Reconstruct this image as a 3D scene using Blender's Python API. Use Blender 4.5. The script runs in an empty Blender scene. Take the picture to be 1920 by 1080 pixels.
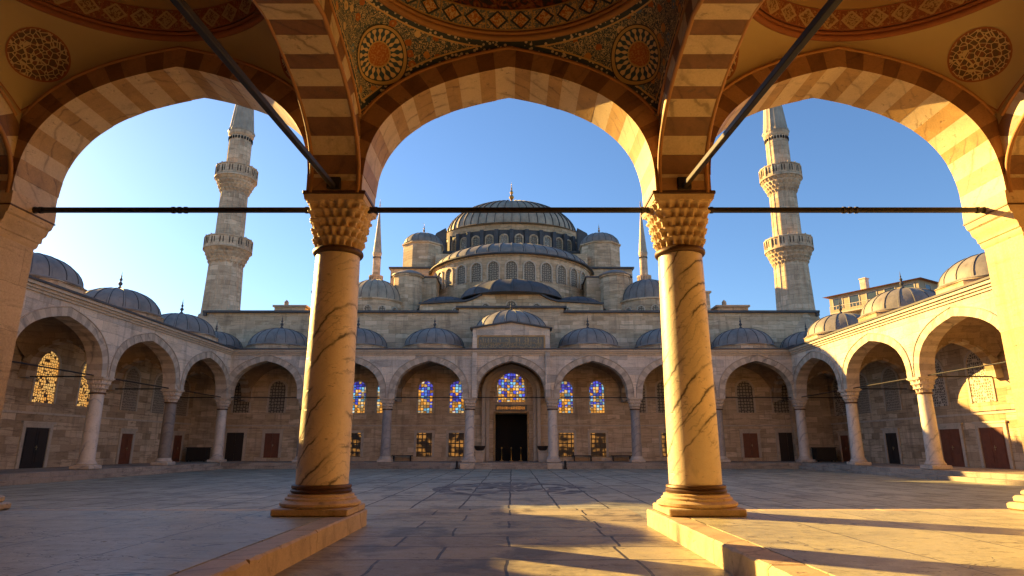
import bpy, bmesh, math, random
from mathutils import Vector, Matrix
from mathutils.bvhtree import BVHTree
import numpy as np
PI = math.pi
random.seed(7)
S = bpy.context.scene
C = S.collection
# ------------------------------------------------------------------ camera, sky, sun, exposure
cam = bpy.data.cameras.new('camera'); cam.lens = 22.05; cam.sensor_width = 36; cam.clip_start = .05; cam.clip_end = 3000
co = bpy.data.objects.new('camera', cam); C.objects.link(co)
co.location = (.06, 0, 1.5); co.rotation_euler = (math.radians(90 + 14.2), 0, 0)
S.camera = co
SUN = Vector((-1, .70, .42)).normalized()          # direction towards the sun
ELEV = math.asin(SUN.z); AZ = math.atan2(SUN.x, SUN.y)
w = bpy.data.worlds.new("World"); S.world = w; w.use_nodes = True
nt = w.node_tree; bg = nt.nodes['Background']
sky = nt.nodes.new('ShaderNodeTexSky'); sky.sky_type = 'NISHITA'; sky.sun_disc = False
sky.sun_elevation = ELEV; sky.sun_rotation = AZ
sky.air_density = 1.0; sky.dust_density = .4; sky.ozone_density = 5.0; sky.altitude = 0
nt.links.new(sky.outputs[0], bg.inputs[0]); bg.inputs[1].default_value = .054
sl = bpy.data.lights.new('sun', 'SUN'); sl.energy = 5.0; sl.angle = math.radians(.5); sl.color = (1, .64, .19)
so = bpy.data.objects.new('sun', sl); C.objects.link(so)
so.rotation_euler = (-SUN).to_track_quat('-Z', 'Y').to_euler(); so.location = (-60, 40, 40)
S.view_settings.view_transform = 'Standard'; S.view_settings.look = 'None'; S.view_settings.gamma = 1
S.view_settings.exposure = 2.05
S.render.resolution_x = 1024; S.render.resolution_y = 576
try:
    S.cycles.max_bounces = 8; S.cycles.diffuse_bounces = 5; S.cycles.use_fast_gi = False
except Exception: pass

# ------------------------------------------------------------------ material helpers
class NT:
    def __init__(s, name):
        s.m = bpy.data.materials.new(name); s.m.use_nodes = True
        s.t = s.m.node_tree; s.b = s.t.nodes['Principled BSDF']
    def n(s, ty, **k):
        x = s.t.nodes.new('ShaderNode' + ty)
        for a, v in k.items(): setattr(x, a, v)
        return x
    def put(s, sock, v):
        if isinstance(v, bpy.types.NodeSocket): s.t.links.new(v, sock)
        elif v is not None: sock.default_value = v
    def mth(s, op, a, b=None, c=None, clamp=False):
        x = s.n('Math', operation=op); x.use_clamp = clamp
        s.put(x.inputs[0], a)
        if b is not None: s.put(x.inputs[1], b)
        if c is not None: s.put(x.inputs[2], c)
        return x.outputs[0]
    def mix(s, f, a, b, mode='MIX'):
        x = s.n('Mix', data_type='RGBA', blend_type=mode)
        s.put(x.inputs[0], f); s.put(x.inputs[6], c4(a)); s.put(x.inputs[7], c4(b)); return x.outputs[2]
    def ramp(s, f, stops, interp='LINEAR'):
        x = s.n('ValToRGB'); r = x.color_ramp; r.interpolation = interp
        while len(r.elements) < len(stops): r.elements.new(.5)
        for e, (p, c) in zip(r.elements, stops): e.position = p; e.color = c4(c)
        s.put(x.inputs[0], f); return x.outputs[0]
    def step(s, f, lo, hi):
        x = s.n('MapRange'); x.clamp = True
        s.put(x.inputs[0], f); x.inputs[1].default_value = lo; x.inputs[2].default_value = hi
        return x.outputs[0]
    def noise(s, vec, scale, detail=4, rough=.55, dist=0):
        x = s.n('TexNoise'); s.put(x.inputs['Vector'], vec); x.inputs['Scale'].default_value = scale
        x.inputs['Detail'].default_value = detail; x.inputs['Roughness'].default_value = rough
        x.inputs['Distortion'].default_value = dist; return x.outputs[0]
    def scale(s, vec, sc):
        x = s.n('VectorMath', operation='MULTIPLY'); s.put(x.inputs[0], vec); x.inputs[1].default_value = sc; return x.outputs[0]
    def pos(s): return s.n('NewGeometry').outputs['Position']
    def xyz(s, v):
        x = s.n('SeparateXYZ'); s.put(x.inputs[0], v); return x.outputs
    def comb(s, a, b, c=0.0):
        x = s.n('CombineXYZ'); s.put(x.inputs[0], a); s.put(x.inputs[1], b); s.put(x.inputs[2], c); return x.outputs[0]
    def attr(s, name): return s.n('Attribute', attribute_name=name).outputs
    def bump(s, h, strength=.4, dist=.02, nrm=None):
        x = s.n('Bump'); x.inputs['Strength'].default_value = strength; x.inputs['Distance'].default_value = dist
        s.put(x.inputs['Height'], h)
        if nrm is not None: s.put(x.inputs['Normal'], nrm)
        return x.outputs[0]
    def out(s, col=None, rough=.7, nrm=None, metal=0, emis=None, es=0, spec=None):
        s.put(s.b.inputs['Base Color'], c4(col) if col is not None else None); s.put(s.b.inputs['Roughness'], rough)
        if nrm is not None: s.put(s.b.inputs['Normal'], nrm)
        s.b.inputs['Metallic'].default_value = metal
        if spec is not None: s.b.inputs['Specular IOR Level'].default_value = spec
        if emis is not None:
            s.put(s.b.inputs['Emission Color'], c4(emis)); s.put(s.b.inputs['Emission Strength'], es)
        return s.m
def c4(c):
    if isinstance(c, bpy.types.NodeSocket) or c is None: return c
    return tuple(c) + ((1,) if len(c) == 3 else ())
def warm(c): return (min(1, c[0] * 1.12), c[1] * .98, c[2] * .82)
def planar(t):                                         # wall coordinates in metres whatever way the wall faces
    g = t.n('NewGeometry'); p = t.xyz(g.outputs['Position']); n = t.xyz(g.outputs['Normal'])
    ax = t.mth('ABSOLUTE', n[0]); ay = t.mth('ABSOLUTE', n[1]); az = t.mth('ABSOLUTE', n[2])
    sx = t.mth('GREATER_THAN', ax, ay); flat = t.mth('GREATER_THAN', az, .8)
    u = t.mth('ADD', t.mth('MULTIPLY', p[1], sx), t.mth('MULTIPLY', p[0], t.mth('SUBTRACT', 1, sx)))
    nf = t.mth('SUBTRACT', 1, flat)
    u = t.mth('ADD', t.mth('MULTIPLY', u, nf), t.mth('MULTIPLY', p[0], flat))
    v = t.mth('ADD', t.mth('MULTIPLY', p[2], nf), t.mth('MULTIPLY', p[1], flat))
    return u, v, g.outputs['Position']
def ashlar(name, tints, bw=.9, bh=.38, mortar=(.13, .10, .075), ms=.012, stain=.5, streak=.5, bumps=.5, rough=.82, tone=1.0, grime=(.10, .075, .055)):
    mean = [sum(c[i] for c in tints) / len(tints) for i in range(3)]
    tints = [tuple(min(.8, max(.05, mean[i] + 1.7 * (c[i] - mean[i]))) for i in range(3)) for c in tints]
    tints = [warm(c) for c in tints]; mortar = warm(mortar)
    t = NT(name); u, v, P = planar(t)
    wob = t.noise(P, 1.3, 3)
    v2 = t.mth('ADD', v, t.mth('MULTIPLY', t.mth('SUBTRACT', wob, .5), .16))
    uv = t.comb(u, v2)
    br = t.n('TexBrick'); br.offset = .43; br.offset_frequency = 2; br.squash = 1.35; br.squash_frequency = 3
    t.put(br.inputs['Vector'], uv); br.inputs['Scale'].default_value = 1
    br.inputs['Color1'].default_value = (0, 0, 0, 1); br.inputs['Color2'].default_value = (1, 1, 1, 1); br.inputs['Mortar'].default_value = (.5, .5, .5, 1)
    br.inputs['Mortar Size'].default_value = ms; br.inputs['Mortar Smooth'].default_value = .4
    br.inputs['Brick Width'].default_value = bw; br.inputs['Row Height'].default_value = bh
    n = len(tints); col = t.ramp(br.outputs[0], [(i / (n - 1), tuple(x * tone for x in c)) for i, c in enumerate(tints)])
    # strata running along the stone, patches, pits
    st = t.noise(t.scale(P, (.45, .45, 4.5)), 1.5, 7, .72, .8)
    col = t.mix(t.mth('MULTIPLY', t.step(st, .53, .64), streak), col, tuple(x * .42 for x in tints[0]), 'MIX')
    big = t.noise(P, .45, 5, .6, .3)
    col = t.mix(t.mth('MULTIPLY', t.step(big, .5, .72), stain), col, grime)
    drip = t.noise(t.scale(P, (2.4, 2.4, .22)), 1.0, 5, .6)
    col = t.mix(t.mth('MULTIPLY', t.step(drip, .54, .7), .4), col, grime)
    lite = t.noise(t.scale(P, (1, 1, 2.5)), 1.1, 4)
    col = t.mix(t.mth('MULTIPLY', t.step(lite, .55, .75), .35), col, tuple(min(1, x * 1.35) for x in tints[-1]))
    fine = t.noise(P, 22, 4, .7)
    col = t.mix(.35, col, t.ramp(fine, [(.3, (.25, .25, .25)), (.7, (.8, .8, .8))]), 'OVERLAY')
    pit = t.noise(t.scale(P, (1, 1, 2.2)), 9, 3, .7)
    col = t.mix(t.mth('MULTIPLY', t.step(pit, .66, .72), .6), col, (.06, .045, .03))
    col = t.mix(t.mth('MULTIPLY', t.mth('MULTIPLY', br.outputs['Fac'], t.step(wob, .3, .6)), .7), col, mortar)
    h = t.mth('ADD', t.mth('MULTIPLY', fine, .35), t.mth('ADD', t.mth('MULTIPLY', br.outputs['Fac'], -1.0), t.mth('MULTIPLY', st, .7)))
    h = t.mth('SUBTRACT', h, t.mth('MULTIPLY', t.step(pit, .62, .74), .8))
    return t.out(col, rough, t.bump(h, bumps, .02), spec=.25)
def marble(name, base, vein, vscale=.55, vw=.05, rough=.42, tilt=(.9, .5, 1.4), blotch=.35, amount=.8, gate=(.42, .62), wd=7):
    base = warm(base)
    t = NT(name); P = t.pos()
    rt = t.n('VectorRotate', rotation_type='EULER_XYZ'); t.put(rt.inputs['Vector'], P); rt.inputs['Rotation'].default_value = tilt
    wv = t.n('TexWave', wave_type='BANDS', bands_direction='Z'); t.put(wv.inputs['Vector'], rt.outputs[0])
    wv.inputs['Scale'].default_value = vscale; wv.inputs['Distortion'].default_value = wd; wv.inputs['Detail'].default_value = 5
    wv.inputs['Detail Scale'].default_value = .7; wv.inputs['Detail Roughness'].default_value = .6
    mask = t.step(t.noise(P, .9, 3), *gate)
    v = t.mth('MULTIPLY', t.mth('SUBTRACT', 1, t.step(wv.outputs['Fac'], 0, vw)), mask)
    soft = t.mth('MULTIPLY', t.mth('SUBTRACT', 1, t.step(wv.outputs['Fac'], 0, vw * 5)), mask)
    cl = t.noise(P, 1.7, 6, .6, .6)
    col = t.mix(t.mth('MULTIPLY', t.step(cl, .4, .7), blotch), base, tuple(x * .62 for x in base))
    fine = t.noise(P, 30, 3, .7)
    col = t.mix(.25, col, t.ramp(fine, [(.3, (.3, .3, .3)), (.7, (.75, .75, .75))]), 'OVERLAY')
    if wd != 7:
        w2 = t.n('TexWave', wave_type='BANDS', bands_direction='Z'); t.put(w2.inputs['Vector'], rt.outputs[0]); w2.inputs['Scale'].default_value = vscale * 2.6
        w2.inputs['Distortion'].default_value = 9; w2.inputs['Detail'].default_value = 6; w2.inputs['Detail Scale'].default_value = .8; w2.inputs['Detail Roughness'].default_value = .7
        v2 = t.mth('MULTIPLY', t.mth('SUBTRACT', 1, t.step(w2.outputs['Fac'], 0, .10)), t.step(t.noise(P, 1.4, 3), .46, .6))
        col = t.mix(t.mth('MULTIPLY', v2, .5), col, (.22, .16, .12))
        col = t.mix(t.mth('MULTIPLY', t.step(t.noise(P, .8, 4), .45, .65), .35), col, (.42, .38, .34))
    col = t.mix(t.mth('MULTIPLY', soft, .3 * amount), col, vein)
    col = t.mix(t.mth('MULTIPLY', v, amount), col, vein)
    pit = t.noise(t.scale(P, (1, 1, 3)), 5, 3, .7)
    col = t.mix(t.mth('MULTIPLY', t.step(pit, .62, .7), .5), col, (.12, .08, .05))
    dirt = t.noise(t.scale(P, (1, 1, .6)), 2.6, 7, .72)
    col = t.mix(t.mth('MULTIPLY', t.step(dirt, .54, .68), .4), col, tuple(x * .4 for x in base))
    return t.out(col, rough, t.bump(t.mth('ADD', t.mth('MULTIPLY', t.step(pit, .62, .7), -1.5), t.mth('ADD', fine, t.mth('MULTIPLY', cl, .6))), .3, .012), spec=.4)
def lead(name, base, spots=.5):
    t = NT(name); P = t.pos()
    a = t.noise(P, .8, 5, .6); b = t.noise(t.scale(P, (1, 1, .4)), 3.5, 5, .7)
    col = t.mix(t.step(a, .35, .7), base, tuple(x * 1.55 for x in base))
    col = t.mix(t.mth('MULTIPLY', t.step(b, .5, .75), spots), col, (base[0] * .45, base[1] * .42, base[2] * .4))
    return t.out(col, .62, t.bump(b, .35, .03), metal=.15, spec=.35)
def flagstones(name, tints, bw, bh, joint=(.03, .025, .02), ms=.012, rotate=False, rough=(.38, .7), dark=.55, crack=.6, wobble=.05):
    tints = [(c[0] * 1.28, c[1] * 1.32, c[2] * 1.08) for c in tints]
    t = NT(name); P = t.pos(); p = t.xyz(P)
    wob = t.n('TexNoise'); t.put(wob.inputs['Vector'], P); wob.inputs['Scale'].default_value = .55; wob.inputs['Detail'].default_value = 5
    wx = t.xyz(wob.outputs['Color'])
    x = t.mth('ADD', p[0], t.mth('MULTIPLY', t.mth('SUBTRACT', wx[0], .5), wobble * 2)); y = t.mth('ADD', p[1], t.mth('MULTIPLY', t.mth('SUBTRACT', wx[1], .5), wobble * 2))
    uv = t.comb(y, x) if rotate else t.comb(x, y)
    br = t.n('TexBrick'); br.offset = .37; br.squash = 1.5; br.squash_frequency = 2; br.offset_frequency = 2
    t.put(br.inputs['Vector'], uv); br.inputs['Scale'].default_value = 1
    br.inputs['Color1'].default_value = (0, 0, 0, 1); br.inputs['Color2'].default_value = (1, 1, 1, 1)
    br.inputs['Mortar Size'].default_value = ms; br.inputs['Mortar Smooth'].default_value = .3
    br.inputs['Brick Width'].default_value = bw; br.inputs['Row Height'].default_value = bh
    n = len(tints); col = t.ramp(br.outputs[0], [(i / (n - 1), c) for i, c in enumerate(tints)])
    a = t.noise(P, .8, 6, .62, .5); b = t.noise(P, 3.2, 6, .68)
    col = t.mix(t.mth('MULTIPLY', t.step(a, .5, .6), dark), col, tuple(x * .38 for x in tints[0]))
    col = t.mix(t.mth('MULTIPLY', t.step(b, .52, .75), .35), col, tuple(min(1, x * 1.4) for x in tints[-1]))
    fine = t.noise(P, 28, 4, .7)
    col = t.mix(.35, col, t.ramp(fine, [(.3, (.25, .25, .25)), (.7, (.8, .8, .8))]), 'OVERLAY')
    # cracks: thin contour lines of a warped noise
    ck = t.noise(t.scale(P, (.6, 1.1, 1)), .55, 4, .55, 1.4)
    line = t.mth('SUBTRACT', 1, t.step(t.mth('ABSOLUTE', t.mth('SUBTRACT', ck, .5)), .0012, .0055))
    gate = t.step(t.noise(P, .7, 2), .44, .52)
    line = t.mth('MULTIPLY', t.mth('MULTIPLY', line, gate), crack)
    pit = t.noise(t.scale(P, (.8, 2.0, 1)), 3.6, 5, .75)
    pm = t.step(pit, .60, .65)
    j = t.mth('MAXIMUM', br.outputs['Fac'], line)
    col = t.mix(t.mth('MULTIPLY', pm, .6), col, (.05, .04, .035))
    col = t.mix(t.mth('MULTIPLY', j, .92), col, joint)
    h = t.mth('SUBTRACT', t.mth('ADD', t.mth('MULTIPLY', a, 1.2), t.mth('ADD', t.mth('MULTIPLY', b, .5), t.mth('MULTIPLY', fine, .1))), t.mth('MULTIPLY', t.mth('MAXIMUM', j, pm), .8))
    rr = t.mth('ADD', rough[0], t.mth('MULTIPLY', t.step(b, .3, .7), rough[1] - rough[0]))
    return t.out(col, rr, t.bump(h, .45, .02), spec=.4)

STONE = [(.38, .30, .21), (.50, .415, .31), (.43, .34, .24), (.57, .48, .365), (.47, .385, .285)]
M = {}
M['wall'] = ashlar('weathered ashlar', STONE, .95, .40, stain=.35, streak=.65)
M['wall_pale'] = ashlar('pale marble facing', [(.52, .48, .43), (.63, .58, .52), (.47, .45, .42), (.67, .61, .53), (.58, .53, .46)], 1.3, .55, stain=.28, streak=.45, ms=.008, mortar=(.22, .19, .16))
M['wall_hall'] = ashlar('hall limestone', [(.45, .37, .27), (.57, .475, .36), (.50, .41, .30), (.63, .54, .42)], 1.0, .36, stain=.35, streak=.6)
M['wall_near'] = ashlar('near pier stone', [(.48, .38, .26), (.54, .44, .31), (.50, .39, .26), (.57, .47, .34)], 2.1, .95, stain=.2, streak=.35, ms=.006, bumps=.35)
M['minaret'] = ashlar('minaret stone', [(.46, .385, .30), (.58, .49, .385), (.50, .42, .33), (.64, .55, .44)], .9, .42, stain=.35, streak=.5)
M['voussoir_a'] = marble('pale voussoir stone', (.52, .47, .40), (.22, .18, .14), rough=.75)
M['voussoir_b'] = marble('grey voussoir stone', (.40, .36, .31), (.2, .16, .13), rough=.75)
M['cream'] = marble('cream marble voussoir', (.56, .48, .35), (.22, .15, .09), vscale=.8, rough=.55, blotch=.4, amount=.7)
M['tan'] = marble('tan breccia voussoir', (.42, .29, .13), (.16, .09, .04), vscale=1.1, rough=.55, blotch=.8, amount=.7)
M['red'] = marble('red brown voussoir', (.21, .115, .06), (.10, .05, .03), vscale=1.1, rough=.55, blotch=.7, amount=.6)
M['dull'] = marble('brown voussoir', (.36, .22, .12), (.18, .10, .05), vscale=1.1, rough=.6, blotch=.5, amount=.5)
M['column'] = marble('veined column marble', (.72, .65, .55), (.07, .05, .04), vscale=.95, vw=.035, rough=.42, tilt=(.5, .78, .3), blotch=.25, amount=.9, gate=(.44, .54), wd=5.5)
M['column_white'] = marble('white column marble', (.62, .60, .57), (.3, .28, .27), vscale=.7, rough=.5)
M['column_grey'] = marble('grey column granite', (.33, .33, .345), (.18, .18, .19), vscale=.9, rough=.5, blotch=.7)
M['column_dark'] = marble('dark mottled column', (.24, .225, .215), (.11, .10, .10), vscale=.9, rough=.5, blotch=.8)
M['capital'] = marble('carved capital marble', (.58, .47, .33), (.28, .2, .13), vscale=.8, rough=.65, blotch=.6, amount=.4)
M['capital_far'] = marble('carved white marble', (.55, .51, .46), (.28, .25, .22), vscale=.8, rough=.7, blotch=.6, amount=.4)
M['lead'] = lead('lead roofing', (.20, .175, .15))
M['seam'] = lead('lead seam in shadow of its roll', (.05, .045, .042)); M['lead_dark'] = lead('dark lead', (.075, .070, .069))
M['lead_warm'] = lead('warm weathered lead', (.34, .27, .19))  # warmer, paler tone than the plain lead
M['court'] = flagstones('court flagstones', [(.20, .185, .17), (.29, .265, .235), (.24, .22, .20), (.33, .30, .265)], 1.9, 1.25, rotate=True, ms=.03, dark=.6, wobble=.08)
M['walk'] = flagstones('walkway flagstones', [(.19, .15, .115), (.30, .245, .19), (.235, .185, .14), (.34, .28, .215)], 1.75, 1.15, rotate=False, ms=.026, dark=.75, rough=(.3, .6), wobble=.09)
M['podium'] = flagstones('podium marble slabs', [(.30, .26, .215), (.35, .30, .25), (.28, .24, .195)], 5.6, 1.55, rotate=True, ms=.013, dark=.3, rough=(.24, .55), crack=.9, wobble=.12)
M['kerb'] = marble('kerb marble', (.50, .42, .31), (.2, .14, .09), vscale=.6, rough=.6, blotch=.6, amount=.5)
M['step'] = ashlar('worn step stone', [(.28, .26, .24), (.36, .34, .31), (.24, .22, .20)], 2.2, .6, stain=.5, streak=.7, ms=.006, grime=(.05, .045, .04))
def plain(name, col, rough=.6, metal=0, nz=.25, sc=6):
    t = NT(name); P = t.pos(); a = t.noise(P, sc, 5, .65)
    c = t.mix(t.mth('MULTIPLY', t.step(a, .4, .7), nz), col, tuple(x * .45 for x in col))
    return t.out(c, rough, t.bump(a, .2, .01), metal=metal)
M['iron'] = plain('dark painted iron', (.035, .028, .024), .5, .4)
M['bronze'] = plain('dark bronze collar', (.12, .06, .03), .5, .4, .5)
M['gold'] = plain('gilded brass', (.75, .48, .16), .3, 1, .3)
M['dark'] = plain('dark interior', (.012, .009, .007), .9)
M['wood_dark'] = plain('dark wood', (.03, .018, .012), .6, sc=3)
M['wood_red'] = plain('red brown door', (.20, .06, .025), .55, nz=.5, sc=3)
M['plaster'] = plain('cream plaster', (.52, .37, .20), .8, nz=.18, sc=.8)
M['dullgold'] = plain('worn brass', (.44, .33, .17), .5, .6)
M['plaster_edge'] = plain('red painted border', (.30, .10, .035), .8)
M['moulding'] = plain('ochre moulding', (.42, .20, .07), .7)
M['stonevault'] = ashlar('vault masonry', [(.27, .21, .15), (.33, .26, .185), (.30, .23, .165)], .6, .3, stain=.4, streak=.4)
M['marble_trim'] = marble('window frame marble', (.50, .46, .40), (.3, .26, .2), rough=.7, amount=.4)
M['ground'] = plain('earth', (.12, .10, .08), .95, sc=.2)
def pend_mat():
    t = NT('painted arabesque'); P = t.pos()
    d0 = t.attr('dlow')[2]; d1 = t.attr('dtop')[2]; d = t.mth('MINIMUM', d0, t.mth('MULTIPLY', d1, 1.0))
    vo = t.n('TexVoronoi', feature='F1'); t.put(vo.inputs['Vector'], P); vo.inputs['Scale'].default_value = 3.8; vo.inputs['Randomness'].default_value = .75
    dist = vo.outputs['Distance']
    rnd = t.xyz(vo.outputs['Color'])[0]
    flower = t.ramp(rnd, [(0, (.42, .14, .04)), (.35, (.58, .27, .08)), (.6, (.12, .20, .26)), (.8, (.66, .48, .25))], 'CONSTANT')
    sw = t.noise(P, 9, 2, .5, 2.5)
    ln = t.mth('SUBTRACT', 1, t.step(t.mth('ABSOLUTE', t.mth('SUBTRACT', sw, .5)), .02, .05))
    base = t.mix(ln, (.06, .085, .10), (.66, .50, .28))
    petals = t.noise(P, 26, 2, .5)
    col = t.mix(t.mth('LESS_THAN', t.mth('ADD', dist, t.mth('MULTIPLY', petals, .2)), .42), base, flower)
    col = t.mix(t.mth('LESS_THAN', dist, .14), col, (.5, .33, .13))
    # borders
    v2 = t.n('TexVoronoi', feature='F1'); t.put(v2.inputs['Vector'], P); v2.inputs['Scale'].default_value = 11
    bd = t.mix(t.mth('LESS_THAN', v2.outputs['Distance'], .34), (.04, .055, .07), (.62, .50, .32))
    col = t.mix(t.mth('LESS_THAN', d, .21), col, (.62, .42, .18))
    col = t.mix(t.mth('LESS_THAN', d, .175), col, bd)
    col = t.mix(t.mth('LESS_THAN', d, .055), col, (.40, .20, .07))
    col = t.mix(t.mth('LESS_THAN', d, .02), col, (.03, .03, .035))
    return t.out(col, .75)
M['arabesque'] = pend_mat()
def plain_pend():
    t = NT('cream plaster with red edging'); P = t.pos()
    d = t.mth('MINIMUM', t.attr('dlow')[2], t.attr('dtop')[2])
    a = t.noise(P, .9, 5, .6)
    col = t.mix(t.mth('MULTIPLY', t.step(a, .35, .7), .3), (.46, .34, .17), (.35, .24, .12))
    col = t.mix(t.mth('LESS_THAN', d, .06), col, (.26, .085, .03))
    col = t.mix(t.mth('LESS_THAN', d, .03), col, (.42, .24, .10))
    return t.out(col, .85)
M['plain_pend'] = plain_pend()
def medal_mat(rich):
    t = NT('painted sun medallion' if rich else 'painted lattice medallion'); uv = t.n('UVMap').outputs[0]; q = t.xyz(uv)
    x = t.mth('SUBTRACT', t.mth('MULTIPLY', q[0], 2), 1); y = t.mth('SUBTRACT', t.mth('MULTIPLY', q[1], 2), 1)
    r = t.mth('SQRT', t.mth('ADD', t.mth('MULTIPLY', x, x), t.mth('MULTIPLY', y, y)))
    an = t.mth('ARCTAN2', y, x)
    if rich:
        k = t.mth('SINE', t.mth('MULTIPLY', an, 20))
        shape = t.mth('ADD', k, t.mth('MULTIPLY', t.mth('SINE', t.mth('MULTIPLY', r, 26)), .7))
        pet = t.mix(t.mth('GREATER_THAN', shape, .1), (.04, .075, .11), (.66, .48, .25))
        sp = t.noise(t.scale(uv, (1, 1, 1)), 28, 2)
        cen = t.mix(t.mth('GREATER_THAN', sp, .52), (.40, .13, .03), (.50, .24, .07))
        col = t.mix(t.mth('LESS_THAN', r, .40), pet, cen)
        for rr, wd, cc in ((.42, .025, (.5, .33, .12)), (.86, .02, (.03, .04, .05)), (.92, .05, (.5, .33, .13)), (.985, .02, (.05, .04, .04))):
            col = t.mix(t.mth('LESS_THAN', t.mth('ABSOLUTE', t.mth('SUBTRACT', r, rr)), wd), col, cc)
    else:
        vo = t.n('TexVoronoi', feature='DISTANCE_TO_EDGE'); t.put(vo.inputs['Vector'], uv); vo.inputs['Scale'].default_value = 11
        ln = t.mth('LESS_THAN', vo.outputs['Distance'], .07)
        ring = t.mth('GREATER_THAN', t.mth('SINE', t.mth('MULTIPLY', r, 22)), .2)
        col = t.mix(ln, t.mix(ring, (.10, .055, .03), (.17, .06, .03)), (.50, .36, .19))
        col = t.mix(t.mth('GREATER_THAN', r, .94), col, (.28, .09, .03))
    return t.out(col, .8)
M['medal_rich'] = medal_mat(True); M['medal_plain'] = medal_mat(False)
def frieze_mat(rich):
    t = NT('painted diamond frieze' if rich else 'red diamond frieze'); q = t.xyz(t.n('UVMap').outputs[0])
    fu = t.mth('ABSOLUTE', t.mth('SUBTRACT', t.mth('FRACT', q[0]), .5)); fv = t.mth('ABSOLUTE', t.mth('SUBTRACT', q[1], .5))
    dd = t.mth('ADD', fu, t.mth('MULTIPLY', fv, .95))
    sp = t.noise(t.pos(), 20, 2, .5, 1)
    if rich:
        inner = t.mix(t.mth('GREATER_THAN', sp, .5), (.50, .17, .04), (.66, .47, .22)); edge = (.03, .045, .06)
        outer = t.mix(t.mth('GREATER_THAN', sp, .48), (.60, .40, .18), (.14, .16, .16))
    else:
        inner = t.mix(t.mth('GREATER_THAN', sp, .5), (.20, .09, .04), (.42, .28, .14)); edge = (.45, .30, .15)
        outer = t.mix(t.mth('GREATER_THAN', sp, .56), (.22, .065, .025), (.36, .2, .09))
    col = t.mix(t.mth('LESS_THAN', dd, .46), outer, edge)
    col = t.mix(t.mth('LESS_THAN', dd, .34), col, inner)
    col = t.mix(t.mth('GREATER_THAN', fu, .475), col, (.45, .28, .11) if rich else (.3, .1, .04))
    col = t.mix(t.mth('GREATER_THAN', fv, .44), col, (.46, .26, .09) if rich else (.3, .1, .04))
    return t.out(col, .8)
M['frieze_rich'] = frieze_mat(True); M['frieze_plain'] = frieze_mat(False)
def innerdome(rich):
    t = NT('painted dome interior' if rich else 'plastered dome interior'); P = t.pos()
    if not rich: return t.out((.50, .34, .17), .85)
    n = t.noise(P, 5, 3, .5, 2)
    return t.out(t.ramp(n, [(.35, (.05, .04, .04)), (.46, (.20, .05, .02)), (.54, (.32, .12, .04)), (.66, (.4, .25, .1))], 'CONSTANT'), .8)
M['dome_rich'] = innerdome(True); M['dome_plain'] = innerdome(False)
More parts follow.
